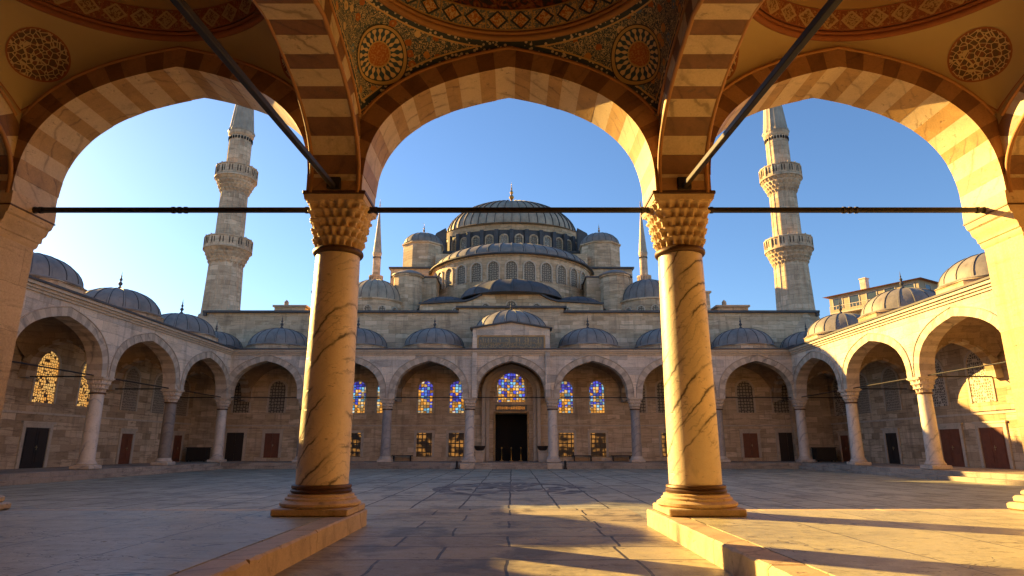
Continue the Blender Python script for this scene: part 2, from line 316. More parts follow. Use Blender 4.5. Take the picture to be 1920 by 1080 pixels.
def glass(kind):
    t = NT(kind + ' window'); q = t.n('UVMap').outputs[0]; xy = t.xyz(q)     # uv in metres
    if kind == 'lattice_sunglow' or kind == 'lattice':
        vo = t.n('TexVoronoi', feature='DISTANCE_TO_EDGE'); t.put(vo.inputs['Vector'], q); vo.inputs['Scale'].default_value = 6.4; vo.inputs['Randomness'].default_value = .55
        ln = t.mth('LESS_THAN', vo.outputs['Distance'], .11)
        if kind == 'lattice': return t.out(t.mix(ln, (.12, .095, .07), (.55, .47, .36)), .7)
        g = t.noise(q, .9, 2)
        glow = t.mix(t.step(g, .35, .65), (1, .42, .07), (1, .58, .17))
        return t.out(t.mix(ln, (.5, .3, .1), (.20, .12, .06)), .7, emis=glow, es=t.mth('MULTIPLY', t.mth('SUBTRACT', 1, ln), .2))  # pane emission stands in for sun shining through from behind
    if kind == 'lattice_unlit':  # shade of the unlit bays put into duller lattice colours
        vo = t.n('TexVoronoi', feature='DISTANCE_TO_EDGE'); t.put(vo.inputs['Vector'], q); vo.inputs['Scale'].default_value = 6; vo.inputs['Randomness'].default_value = .4
        return t.out(t.mix(t.mth('LESS_THAN', vo.outputs['Distance'], .13), (.20, .15, .10), (.40, .33, .24)), .8)
    if kind == 'lattice_dim':
        vo = t.n('TexVoronoi', feature='DISTANCE_TO_EDGE'); t.put(vo.inputs['Vector'], q); vo.inputs['Scale'].default_value = 4.2; vo.inputs['Randomness'].default_value = .35
        ln = t.mth('LESS_THAN', vo.outputs['Distance'], .13)
        return t.out(t.mix(ln, (.34, .27, .18), (.06, .045, .03)), .6)
    if kind == 'stained':
        vo = t.n('TexVoronoi', feature='F1'); t.put(vo.inputs['Vector'], q); vo.inputs['Scale'].default_value = 4.3; vo.inputs['Randomness'].default_value = .35
        ve = t.n('TexVoronoi', feature='DISTANCE_TO_EDGE'); t.put(ve.inputs['Vector'], q); ve.inputs['Scale'].default_value = 4.3; ve.inputs['Randomness'].default_value = .35
        rnd = t.xyz(vo.outputs['Color'])[0]
        h = t.mth('ADD', rnd, t.mth('MULTIPLY', t.mth('SUBTRACT', xy[1], 1.4), .22))
        cell = t.ramp(h, [(0, (1, .42, .06)), (.22, (.95, .60, .22)), (.38, (.25, .62, .85)), (.5, (.9, .72, .45)), (.60, (.08, .10, .75)), (.8, (.10, .30, .95)), (.92, (.06, .05, .55))], 'CONSTANT')
        br = t.xyz(vo.outputs['Color'])[1]
        on = t.mth('MULTIPLY', t.step(ve.outputs['Distance'], .06, .16), t.mth('ADD', .25, t.mth('MULTIPLY', br, .9)))
        return t.out(t.mix(.7, cell, (.02, .02, .02)), .3, emis=cell, es=t.mth('MULTIPLY', on, .25))
    if kind == 'grille':
        fx = t.mth('ABSOLUTE', t.mth('SUBTRACT', t.mth('FRACT', t.mth('MULTIPLY', xy[0], 3.0)), .5))
        fy = t.mth('ABSOLUTE', t.mth('SUBTRACT', t.mth('FRACT', t.mth('MULTIPLY', xy[1], 3.0)), .5))
        bar = t.mth('GREATER_THAN', t.mth('MAXIMUM', fx, fy), .37)
        g = t.step(t.noise(q, 1.6, 2), .44, .62)
        return t.out(t.mix(bar, (.04, .03, .02), (.03, .017, .01)), .4, emis=(1, .42, .08), es=t.mth('MULTIPLY', t.mth('SUBTRACT', 1, bar), t.mth('MULTIPLY', g, .11)))
    if kind == 'plainglass':
        return t.out((.05, .07, .09), .15)
for k in ('lattice_sunglow', 'lattice', 'lattice_unlit', 'lattice_dim', 'stained', 'grille', 'plainglass'): M[k] = glass(k)

# ------------------------------------------------------------------ object helpers
def empty(name, loc=(0, 0, 0), rz=0):
    o = bpy.data.objects.new(name, None); C.objects.link(o); o.location = loc; o.rotation_euler = (0, 0, rz)
    o.empty_display_size = .5; return o
def tag(o, label=None, cat=None, group=None, kind=None):
    if label: o['label'] = label
    if cat: o['category'] = cat
    if group: o['group'] = group
    if kind: o['kind'] = kind
    return o
class MB:
    def __init__(s): s.v = []; s.f = []; s.m = []; s.uv = {}
    def add(s, V, F, mi=0, uvs=None):
        o = len(s.v); s.v += [tuple(p) for p in V]
        for f in F: s.f.append(tuple(i + o for i in f)); s.m.append(mi)
        if uvs:
            for i, q in enumerate(uvs): s.uv[o + i] = q
        return s
    def grid(s, rows, mi=0, closed=False, uvs=None):
        n = len(rows[0]); V = [p for r in rows for p in r]; F = []
        for i in range(len(rows) - 1):
            for j in range(n if closed else n - 1):
                k = (j + 1) % n; F.append((i * n + j, i * n + k, (i + 1) * n + k, (i + 1) * n + j))
        return s.add(V, F, mi, [q for r in uvs for q in r] if uvs else None)
    def box(s, x0, x1, y0, y1, z0, z1, mi=0, bev=0):
        if bev:
            b = bev
            def ring(x0, x1, y0, y1, z): return [(x0, y0, z), (x1, y0, z), (x1, y1, z), (x0, y1, z)]
            R = []
            for z, i in ((z0, b), (z0 + b, 0), (z1 - b, 0), (z1, b)):
                c = b
                a0, a1, b0, b1 = x0 + i, x1 - i, y0 + i, y1 - i
                R.append([(a0 + c, b0, z), (a1 - c, b0, z), (a1, b0 + c, z), (a1, b1 - c, z), (a1 - c, b1, z), (a0 + c, b1, z), (a0, b1 - c, z), (a0, b0 + c, z)])
            o = len(s.v); s.grid(R, mi, True)
            s.f.append(tuple(o + i for i in range(7, -1, -1))); s.m.append(mi); s.f.append(tuple(o + 24 + i for i in range(8))); s.m.append(mi)
            return s
        V = [(x0, y0, z0), (x1, y0, z0), (x1, y1, z0), (x0, y1, z0), (x0, y0, z1), (x1, y0, z1), (x1, y1, z1), (x0, y1, z1)]
        return s.add(V, [(3, 2, 1, 0), (4, 5, 6, 7), (0, 1, 5, 4), (1, 2, 6, 5), (2, 3, 7, 6), (3, 0, 4, 7)], mi)
    def lathe(s, prof, n=32, c=(0, 0), mi=0, cap=True, sx=1, sy=1, a0=0, a1=None):
        full = a1 is None; a1 = 2 * PI if full else a1; m = n if full else n + 1
        rows = [[(c[0] + sx * r * math.cos(a0 + (a1 - a0) * j / n), c[1] + sy * r * math.sin(a0 + (a1 - a0) * j / n), z) for j in range(m)] for r, z in prof]
        o = len(s.v); s.grid(rows, mi, full)
        if cap and full:
            if prof[0][0] > 1e-3: s.f.append(tuple(o + j for j in range(n - 1, -1, -1))); s.m.append(mi)
            if prof[-1][0] > 1e-3: s.f.append(tuple(o + (len(prof) - 1) * n + j for j in range(n))); s.m.append(mi)
        return s
    def tube(s, p, q, r, n=8, mi=0):
        p = Vector(p); q = Vector(q); d = (q - p).normalized(); a = d.orthogonal().normalized(); b = d.cross(a)
        R = [[tuple(e + a * r * math.cos(2 * PI * j / n) + b * r * math.sin(2 * PI * j / n)) for j in range(n)] for e in (p, q)]
        o = len(s.v); s.grid(R, mi, True); s.f.append(tuple(o + j for j in range(n))); s.m.append(mi); s.f.append(tuple(o + n + j for j in range(n))); s.m.append(mi); return s
    def build(s, name, mats, parent=None, smooth=None, attrs=None, fix=True):
        me = bpy.data.meshes.new(name); me.from_pydata(s.v, [], s.f)
        if not isinstance(mats, (list, tuple)): mats = [mats]
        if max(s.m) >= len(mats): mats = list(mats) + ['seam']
        for m in mats: me.materials.append(M[m] if isinstance(m, str) else m)
        me.polygons.foreach_set('material_index', s.m)
        if s.uv:
            l = me.uv_layers.new(name='UVMap')
            for lp in me.loops:
                l.data[lp.index].uv = s.uv.get(lp.vertex_index, (0, 0))
        if attrs:
            for k, vals in attrs.items():
                a = me.attributes.new(k, 'FLOAT', 'POINT'); a.data.foreach_set('value', vals)
        if fix:
            b = bmesh.new(); b.from_mesh(me); bmesh.ops.recalc_face_normals(b, faces=b.faces); b.to_mesh(me); b.free()
        if smooth:
            me.polygons.foreach_set('use_smooth', [True] * len(me.polygons)); me.set_sharp_from_angle(angle=math.radians(smooth))
        me.update()
        o = bpy.data.objects.new(name, me); C.objects.link(o)
        if parent: o.parent = parent
        return o
def copy_tree(o, parent=None, loc=None, rz=None):
    kids = list(o.children)
    c = o.copy(); C.objects.link(c); c.parent = parent
    if loc is not None: c.location = loc
    if rz is not None: c.rotation_euler = (0, 0, rz)
    for k in kids: copy_tree(k, c)
    return c
NP, DL = 2.8, .22
def pz(x, a, b):                                     # height of the pointed arch above its spring at offset x
    q = min(1, abs(x) / a); return b * ((1 - DL) * (1 - q ** NP) ** (1 / NP) + DL * (1 - q))
def arch_pts(a, b, N):
    P = []
    for i in range(801):
        t = PI * i / 800; c = math.cos(t); x = -a * math.copysign(abs(c) ** (2 / NP), c)
        P.append((x, b * ((1 - DL) * abs(math.sin(t)) ** (2 / NP) + DL * (1 - abs(x) / a))))
    L = [0]
    for p, q in zip(P, P[1:]): L.append(L[-1] + math.dist(p, q))
    out = []; j = 0
    for i in range(N + 1):
        s = L[-1] * i / N
        while j < len(L) - 2 and L[j + 1] < s: j += 1
        f = (s - L[j]) / max(1e-9, L[j + 1] - L[j]); out.append((P[j][0] + f * (P[j + 1][0] - P[j][0]), P[j][1] + f * (P[j + 1][1] - P[j][1])))
    return out
def arch_wall(spans, x0, x1, zs, z1, y0, y1, b, N=36):
    """solid wall between y0 and y1, from the spring line zs up to z1, pierced by pointed arches; spans = [(centre, half width)]"""
    prof = [(x0, zs)]
    for c, a in sorted(spans):
        pts = arch_pts(a, b, N)
        prof += [(c + x, zs + z) for x, z in pts]
    prof.append((x1, zs))
    m = MB()
    for y in (y0, y1): m.grid([[(x, y, z) for x, z in prof], [(x, y, z1) for x, z in prof]])
    m.grid([[(x, y0, z) for x, z in prof], [(x, y1, z) for x, z in prof]])
    m.grid([[(x0, y0, z1), (x1, y0, z1)], [(x0, y1, z1), (x1, y1, z1)]])
    for x in (x0, x1): m.grid([[(x, y0, zs), (x, y0, z1)], [(x, y1, zs), (x, y1, z1)]])
    return m
def vring(cx, zs, a, b, t, y0, y1, n, mats, sub=3, swap=False, lip=.0, jit=.004):
    """ring of voussoirs: soffit plus both faces; mats = (soffit A, soffit B, face A, face B) indices. swap: arch runs along Y"""
    m = MB(); rnd = random.Random(3); FN = 400
    wd = [1 + (rnd.uniform(-.22, .22) if jit > .005 else 0) + (.10 if (k % 2 == 0 and jit > .005) else 0) for k in range(n)]; tot = sum(wd); cut = [0]
    for q in wd: cut.append(cut[-1] + q / tot)
    fi_, fo_ = arch_pts(a, b, FN), arch_pts(a + t, b + t, FN)
    def at(P, f):
        f = f * FN; i = min(FN - 1, int(f)); g = f - i; return (P[i][0] + (P[i + 1][0] - P[i][0]) * g, P[i][1] + (P[i + 1][1] - P[i][1]) * g)
    pr = [cut[k] + (cut[k + 1] - cut[k]) * q / sub for k in range(n) for q in range(sub)] + [1.0]
    pi = [at(fi_, f) for f in pr]; po = [at(fo_, f) for f in pr]
    for k in range(n):
        j = rnd.uniform(0, jit); A = k % 2
        I = [(pi[i][0] * (1 - j / a), pi[i][1] - j) for i in range(k * sub, k * sub + sub + 1)]; O = po[k * sub:k * sub + sub + 1]
        ya, yb = y0 - j, y1 + j
        def P(q, y): return (cx + q[0], y, zs + q[1]) if not swap else (y, cx + q[0], zs + q[1])
        m.grid([[P(q, ya) for q in I], [P(q, yb) for q in I]], mats[A])
        m.grid([[P(q, ya) for q in I], [P(q, ya) for q in O]], mats[2 + A])
        m.grid([[P(q, yb) for q in I], [P(q, yb) for q in O]], mats[2 + A])
        m.grid([[P(q, ya) for q in O], [P(q, yb) for q in O]], mats[2 + A])
        for e in (0, -1): m.grid([[P(I[e], ya), P(I[e], yb)], [P(O[e], ya), P(O[e], yb)]], mats[2 + A])
    return m
def vault(hx, hy, A, B, ringz, ra, rb, n=128, k=14):
    """pendentives from four arch lines (A=(a,b,zs) on the faces y=+-hy, B on x=+-hx) up to an elliptical ring"""
    zc = A[2] + pz(hx, A[0], A[1]); zb = B[2] + pz(hy, B[0], B[1]); apexB = B[2] + B[1]
    rows = [[] for _ in range(k + 1)]; th = 1.15
    for j in range(n):
        ph = 2 * PI * j / n + PI / n * 0
        c, s_ = math.cos(ph), math.sin(ph); T = (ra * c, rb * s_, ringz)
        s = min(hx / max(1e-6, abs(c)), hy / max(1e-6, abs(s_))); x, y = s * c, s * s_
        if abs(abs(y) - hy) < 1e-4 and abs(x) <= hx + 1e-4: z = A[2] + pz(x, A[0], A[1])
        else: z = zc + (B[2] + pz(y, B[0], B[1]) - zb) * (apexB - zc) / max(1e-6, apexB - zb)
        for i in range(k + 1):
            t = i / k; h = (1 - math.cos(t * th)) / (1 - math.cos(th)); vz = math.sin(t * th) / math.sin(th)
            rows[i].append((x + (T[0] - x) * h, y + (T[1] - y) * h, z + (T[2] - z) * vz))
    m = MB(); m.grid(rows, 0, True)
    V = np.array(m.v); lo = np.array(rows[0]); tp = np.array(rows[-1])
    def dens(P): return np.concatenate([P * (1 - f) + np.roll(P, -1, 0) * f for f in (0, .25, .5, .75)])
    lo, tp = dens(lo), dens(tp)
    dl = np.array([np.sqrt(((lo - v) ** 2).sum(1)).min() for v in V]); dt = np.array([np.sqrt(((tp - v) ** 2).sum(1)).min() for v in V])
    return m, {'dlow': dl.tolist(), 'dtop': dt.tolist()}
def dome_mesh(r, h, z0, ribs=20, rise=.035, k=12, n=None, over=.0, sy=1, a0=0, a1=None):
    """lead dome with raised rolls"""
    rows = []; full = a1 is None; sp = (2 * PI if full else a1 - a0)
    for i in range(k + 1):
        t = i / k * PI / 2 * .985; rr = r * math.cos(t); z = z0 + h * math.sin(t); row = []
        for j in range(ribs):
            for f, up in ((0, 1), (.10, 1), (.14, 0), (.55, 0), (.96, 0)):
                a = a0 + sp * (j + f) / ribs; q = rise * up * min(1, rr / .5)
                row.append(((rr + q * math.cos(t)) * math.cos(a), sy * (rr + q * math.cos(t)) * math.sin(a), z + q * math.sin(t)))
        if not full: a = a1; row.append((rr * math.cos(a), sy * rr * math.sin(a), z))
        rows.append(row)
    m = MB(); m.grid(rows, 0, full); nf = len(rows[0]) if full else len(rows[0]) - 1
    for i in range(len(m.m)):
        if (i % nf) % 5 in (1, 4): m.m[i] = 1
    m.lathe([(r * 1.035, z0 - .12), (r * 1.05, z0 - .06), (r * 1.035, z0 + .0), (r * .99, z0 + .03)], 64, sy=sy, a0=a0, a1=a1)
    return m
def finial(z0, s, n=12):
    m = MB()
    if s < .8: s *= 1.25
    P = [(.05, 0), (.16, .02), (.2, .12), (.1, .24), (.05, .32), (.13, .42), (.16, .5), (.12, .58), (.04, .68), (.09, .76), (.11, .83), (.07, .9), (.03, 1.0), (.06, 1.07), (.03, 1.14), (.015, 1.35), (0.002, 1.5)]
    m.lathe([(r * s, z0 + z * s) for r, z in P], n); return m
def capital_mesh(r0, half, z0, z1, tiers=4, n=96):
    """muqarnas capital: round at the neck, square at the abacus, tiers of little niches"""
    m = MB(); rows = []; K = 6; H = z1 - z0
    for ti in range(tiers):
        for i in range(K + 1):
            f = i / K; g = (ti + f * .85 + (.15 if f > .99 else 0)) / tiers
            row = []
            for j in range(n):
                a = 2 * PI * j / n; c, s = math.cos(a), math.sin(a)
                sq = half / max(abs(c), abs(s)); sq = min(sq, half * 1.30); q = min(1, (ti + (1 if f > .75 else .25 * f)) / tiers) ** .85
                rr = r0 * (1 - q) + sq * q
                k = 20 + 0 * ti; ph = k * a / 2 + (PI / 2 if ti % 2 else 0)
                nic = abs(math.sin(ph)); depth = .055 * H / .95 * (1 - nic ** 1.5 * 1.0) * math.sin(min(1, f * 1.2) * PI * .9)
                rr += .045 * f * H - depth * 1.9 - (.03 * H if f < .01 else 0)
                row.append((rr * c, rr * s, z0 + H * .9 * (ti + f) / tiers))
            rows.append(row)
    for z, e in ((z0 + H * .9, .0), (z0 + H * .9, .03), (z1, .05)):
        rows.append([tuple(v) for v in [((half + e) / max(abs(math.cos(2 * PI * j / n)), abs(math.sin(2 * PI * j / n))) * math.cos(2 * PI * j / n), (half + e) / max(abs(math.cos(2 * PI * j / n)), abs(math.sin(2 * PI * j / n))) * math.sin(2 * PI * j / n), z) for j in range(n)]])
    o = len(m.v); m.grid(rows, 0, True); L = len(rows) - 1
    m.f.append(tuple(o + L * n + j for j in range(n))); m.m.append(0); m.f.append(tuple(o + j for j in range(n - 1, -1, -1))); m.m.append(0)
    return m

# ------------------------------------------------------------------ ground
m = MB(); m.grid([[(-600, -60, -.03), (600, -60, -.03)], [(-600, 900, -.03), (600, 900, -.03)]]); tag(m.build('ground', 'ground'), kind='structure')
m = MB(); m.grid([[(-20.6, 13.15, 0), (20.6, 13.15, 0)], [(-20.6, 45.9, 0), (20.6, 45.9, 0)]]); tag(m.build('courtyard_pavement', 'court'), kind='structure')
m = MB(); m.grid([[(-2.95, -4, .004), (2.95, -4, .004)], [(-2.95, 16.5, .004), (2.95, 16.5, .004)]]); tag(m.build('path', 'walk'), kind='structure')
# round inlay of dark stones
m = MB(); rnd = random.Random(5)
t = NT('inlay dark stone'); P = t.pos(); a = t.noise(P, 2.2, 5, .6); M['inlay'] = t.out(t.mix(t.step(a, .42, .6), (.06, .05, .042), (.2, .18, .15)), .6)
for R0, R1, n in ((0, .5, 6), (.62, 1.25, 9), (1.4, 2.05, 14), (2.2, 2.85, 20)):
    for k in range(n):
        if rnd.random() < .18: continue
        a0 = 2 * PI * (k + .06) / n; a1 = 2 * PI * (k + .94) / n
        m.grid([[(r * math.cos(a0 + (a1 - a0) * i / 4), 24.3 + 1.35 * r * math.sin(a0 + (a1 - a0) * i / 4), .004 + 0 * i) for i in range(5)] for r in (R0 + .02, R1)])
tag(m.build('pavement_inlay', 'inlay'), kind='structure')
# podiums either side of the walkway: a slab with separate edge stones
def podium(sx, x0, x1, label):
    r = empty('podium', ((x0 + x1) / 2 * sx, 4.5, 0)); tag(r, label, 'podium', 'marble podiums flanking the walkway')
    ox, oy = r.location.x, r.location.y
    X0, X1 = sorted((x0 * sx, x1 * sx)); m = MB(); ie = .42
    a, b = (X0, X1 - ie) if sx < 0 else (X0 + ie, X1)
    m.box(a - ox, b - ox, -4 - oy, 12.7 - oy, .0, .309); m.build('floor_slabs', 'podium', r)
    m = MB(); rn = random.Random(11 + sx); y = -4
    e0, e1 = ((X1 - ie, X1) if sx < 0 else (X0, X0 + ie))
    while y < 12.69:
        l = min(rn.uniform(1.3, 2.6), 13.1 - y)
        if 13.1 - (y + l) < .8: l = 13.1 - y
        g = .006
        kerbstone(m, e0 - ox, e1 - ox, y + g - oy, y + l - g - oy, 0, .31 - rn.uniform(0, .007), rn); y += l
    x = a
    while x < b - .01:
        l = min(rn.uniform(1.6, 3.0), b - x); kerbstone(m, x + .006 - ox, x + l - ox, 12.7 - oy, 13.1 - oy, 0, .31 - rn.uniform(0, .007), rn); x += l
    m.build('kerb', 'kerb', r, smooth=40)
def kerbstone(m, x0, x1, y0, y1, z0, z1, rn):
    """chipped block: fine ring sections with noise"""
    n = max(4, int(max(x1 - x0, y1 - y0) / .12)); along_y = (y1 - y0) > (x1 - x0); R = []
    for i in range(n + 1):
        f = i / n; c = [rn.uniform(0, .012) + (.02 if rn.random() < .08 else 0) for _ in range(4)]; b = .018
        if along_y:
            y = y0 + (y1 - y0) * f; R.append([(x0, y, z0), (x0, y, z1 - b - c[0]), (x0 + b + c[0], y, z1), (x1 - b - c[1], y, z1), (x1, y, z1 - b - c[1]), (x1 - c[2] * .5, y, (z0 + z1) / 2), (x1, y, z0)])
        else:
            x = x0 + (x1 - x0) * f; R.append([(x, y0, z0), (x, y0, z1 - b), (x, y0 + b, z1), (x, y1 - b - c[1], z1), (x, y1, z1 - b - c[1]), (x, y1 - c[2] * .5, (z0 + z1) / 2), (x, y1, z0)])
    o = len(m.v); m.grid(R)
    m.f.append(tuple(o + i for i in range(7))); m.m.append(0); m.f.append(tuple(o + n * 7 + i for i in range(7))); m.m.append(0)
podium(-1, 2.8, 20.7, 'grey marble podium in shade under the left column of the front portico')
podium(1, 2.72, 20.7, 'sunlit marble podium under the right column of the front portico')

# ------------------------------------------------------------------ the portico the camera looks out of
YN, YI, YO = 12.3, 11.7, 12.9
ZS, AA, BB = 6.48, 2.95, 2.80
por = empty('vaulted_portico', (0, YN, 0))
tag(por, 'near portico with striped pointed arches and painted vaults framing the view', 'portico')
def L(o): o.location = Vector(o.location) - Vector((0, YN, 0)); return o      # parts are modelled in place, then made local
BAYS = (-14, -7, 0, 7, 14)
m = arch_wall([(c, AA + .02) for c in BAYS], -17.9, 17.9, ZS, 12.9, YI + .01, YO - .01, BB + .02)
L(m.build('arcade_wall', 'wall_near', por))
m = vring(0, ZS, AA, BB, .43, YI - .012, YO + .012, 25, (0, 1, 2, 3), 3, jit=.009)
ar = L(m.build('arch', ['cream', 'tan', 'dull', 'red'], por, smooth=25))
for c in BAYS:
    if c: copy_tree(ar, por, (c, -YN, 0))
# ochre moulding outlining the arches
def rimtube(pts, r, closed=False):
    m = MB(); n = len(pts); rows = []
    for i, p in enumerate(pts):
        p = Vector(p); a = Vector(pts[(i - 1) % n] if (closed or i > 0) else pts[i]); b = Vector(pts[(i + 1) % n] if (closed or i < n - 1) else pts[i])
        d = (b - a).normalized(); u = Vector((0, 0, 1)).cross(d)
        if u.length < .1: u = Vector((0, 1, 0)).cross(d)
        u.normalize(); v = d.cross(u)
        rows.append([tuple(p + (u * math.cos(2 * PI * k / 8) + v * math.sin(2 * PI * k / 8)) * r) for k in range(8)])
    if closed: rows.append(rows[0])
    m.grid(rows, 0, True); return m
HY = 2.85; YC = YI - HY; HX = 3.05
m = rimtube([(x, YI - .02, ZS + z) for x, z in arch_pts(AA + .45, BB + .45, 60) if abs(x) < HX], .035)
rt = L(m.build('moulding', 'moulding', por, smooth=60))
for c in BAYS:
    if c: copy_tree(rt, por, (c, -YN, 0))
# transverse arches
TS, TB = 6.42, 1.9
m = vring(YC, TS, HY, TB, .55, -.45, .45, 21, (0, 1, 0, 1), 3, swap=True, jit=.009)
ta = None
for c in (-17.5, -10.5, -3.5, 3.5, 10.5, 17.5):
    if ta is None:
        ta = L(m.build('transverse_arch', ['cream', 'red'], por, smooth=25)); ta.location.x = c
        mm = MB()
        for s in (-.47, .47):
            q = rimtube([(s, YC + x, TS + z) for x, z in arch_pts(HY - .0, TB + .03, 50)], .045); mm.add(q.v, q.f, 0)
            q = rimtube([(s, YC + x, TS + z) for x, z in arch_pts(HY + .56, TB + .56, 50) if abs(x) < HY - .05], .03); mm.add(q.v, q.f, 0)
        tm = L(mm.build('arch_moulding', 'moulding', por, smooth=60)); tm.location.x = c
        w_ = MB(); xs = [-HY + 2 * HY * i / 40 for i in range(41)]
        for s in (-.43, .43): w_.grid([[(s, YC + x, TS + pz(x, HY + .5, TB + .5)) for x in xs], [(s, YC + x, 12.9) for x in xs]])
        tw = L(w_.build('spandrel', 'plaster', por)); tw.location.x = c
    else:
        for o in (ta, tm, tw): copy_tree(o, por, (c, -YN, 0))
# vaults
RZ, RA, RB = 9.93, 3.0, 2.80
def make_vault(c, rich):
    v, at = vault(HX, HY, (AA + .43, BB + .43, ZS), (HY + .55, TB + .55, TS), RZ, RA, RB)
    o = v.build('pendentive_vault', 'arabesque' if rich else 'plain_pend', por, smooth=50, attrs=at); o.location = (c, YC - YN, 0)
    bm = bmesh.new(); bm.from_mesh(o.data); tree = BVHTree.FromBMesh(bm); bm.free()
    for sx in (-1, 1):
        for sy in (-1, 1):
            d = Vector((sx * HX * .80, sy * HY * .80, 0)); start = Vector((0, 0, 7.6)); tgt = Vector((sx * (HX - .42), sy * (HY - .42), 9.3))
            hit, nrm, _, _ = tree.ray_cast(start, (tgt - start).normalized())
            if hit is None: continue
            if nrm.dot(start - hit) < 0: nrm = -nrm
            e1 = Vector((-sy * 1.0, sx * 1.0, 0)).normalized(); e2 = nrm.cross(e1).normalized(); e1 = e2.cross(nrm)
            rad = .60 if rich else .54; q = MB(); rows = []; uvs = []
            for i in range(9):
                rr = rad * i / 8; row = []; ur = []
                for j in range(32):
                    a = 2 * PI * j / 32; p = hit + (e1 * math.cos(a) + e2 * math.sin(a)) * rr
                    h2, n2, _, _ = tree.ray_cast(p + nrm * .6, -nrm)
                    p = (h2 if h2 else p) + nrm * .014
                    row.append(tuple(p)); ur.append((.5 + .5 * i / 8 * math.cos(a), .5 + .5 * i / 8 * math.sin(a)))
                rows.append(row); uvs.append(ur)
            q.grid(rows, 0, True, uvs); mo = q.build('medallion', 'medal_rich' if rich else 'medal_plain', o, smooth=60)
    # ring moulding, frieze, inner dome
    el = [(RA * math.cos(2 * PI * i / 96), RB * math.sin(2 * PI * i / 96), RZ) for i in range(96)]
    q = rimtube(el, .07, True); q2 = rimtube([(x * .985, y * .985, z + .09) for x, y, z in el], .05, True); q.add(q2.v, q2.f, 0)
    q.build('ring_moulding', 'moulding' if rich else 'plaster_edge', o, smooth=60)
    q = MB(); n = 160; rows = []; uvs = []
    for i, (f, z, s) in enumerate(((0, RZ + .12, .965), (1, RZ + .52, .915))):
        rows.append([(RA * s * math.cos(2 * PI * j / n), RB * s * math.sin(2 * PI * j / n), z) for j in range(n + 1)])
        uvs.append([(j / n * 36, f) for j in range(n + 1)])
    q.grid(rows, 0, False, uvs); q.build('painted_frieze', 'frieze_rich' if rich else 'frieze_plain', o)
    q = MB(); q.lathe([(1.0 * .915 * math.cos(t * PI / 2 * .99), RZ + .53 + 1.9 * math.sin(t * PI / 2)) for t in [i / 12 for i in range(13)]], 64, sx=RA, sy=RB, cap=False)
    q.build('inner_dome', 'dome_rich' if rich else 'dome_plain', o, smooth=60)
    return o
vr = make_vault(0, True); vr['label'] = 'central vault richly painted with blue and ochre arabesques'
vp = make_vault(-7, False)
for c in (-14, 7, 14): copy_tree(vp, por, (c, YC - YN, 0))
# roof, rear wall with the gate the camera stands in, unseen passage added and closed for darkness
m = MB(); m.box(-18, 18, 4.9, 12.95, 12.9, 13.2); L(m.build('roof', 'lead', por))
m = MB()
m.box(-18, -5.95, 5.0, 5.93, 0, 12.9); m.box(5.95, 18, 5.0, 5.93, 0, 12.9); m.box(-5.95, 5.95, 5.0, 5.93, 6.38, 12.9); m.box(-5.94, 5.94, 5.0, 5.45, 6.0, 6.375)
m.box(-6.9, -5.96, -4.6, 4.99, 0, 6.9); m.box(5.96, 6.9, -4.6, 4.99, 0, 6.9); m.box(-5.94, 5.94, -4.6, 4.99, 6.4, 6.9); m.box(-5.94, 5.94, -4.9, -4.2, 0, 6.38)
L(m.build('rear_wall', 'wall_near', por))
for s in (-1, 1):
    m = MB(); m.box(s * 18.25 - .3, s * 18.25 + .3, 5.95, 12.9, 0, 12.9); L(m.build('end_wall', 'wall_near', por))
# columns
def near_column(c):
    root = empty('column'); root.parent = por; root.location = (c, 0, 0)
    z = .31; m = MB(); m.box(-.68, .68, -.68, .68, z, z + .13, bev=.02)
    m.build('plinth', 'kerb', root, smooth=40)
    m = MB()
    m.lathe([(.69, z + .13), (.73, z + .16), (.73, z + .2), (.67, z + .235), (.64, z + .25), (.645, z + .28), (.60, z + .31), (.60, z + .345), (.56, z + .36)], 8 * 6)
    m.build('base', 'capital', root, smooth=40)
    m = MB(); m.lathe([(.5, .665), (.545, .68), (.56, .72), (.53, .75), (.55, .775), (.54, .81), (.49, .825)], 48); m.build('lower_collar', 'bronze', root, smooth=50)
    m = MB(); m.lathe([(.482 - .045 * (i / 14) ** 1.4 + .0015 * math.sin(i * 2.1), .82 + (5.26 - .82) * i / 14) for i in range(15)], 64); m.build('shaft', 'column', root, smooth=50)
    m = MB(); m.lathe([(.44, 5.265), (.485, 5.275), (.505, 5.31), (.50, 5.36), (.475, 5.385), (.45, 5.39)], 48); m.build('upper_collar', 'bronze', root, smooth=50)
    capital_mesh(.455, .56, 5.38, 6.40, 5, 160).build('capital', 'capital', root, smooth=35)
    m = MB(); m.box(-.63, .63, -.63, .63, 6.40, 6.475, bev=.012); m.build('abacus', 'bronze', root, smooth=30)
    return root
nc = near_column(-3.5)
for c in (3.5, -17.5, 17.5): copy_tree(nc, por, (c, 0, 0))
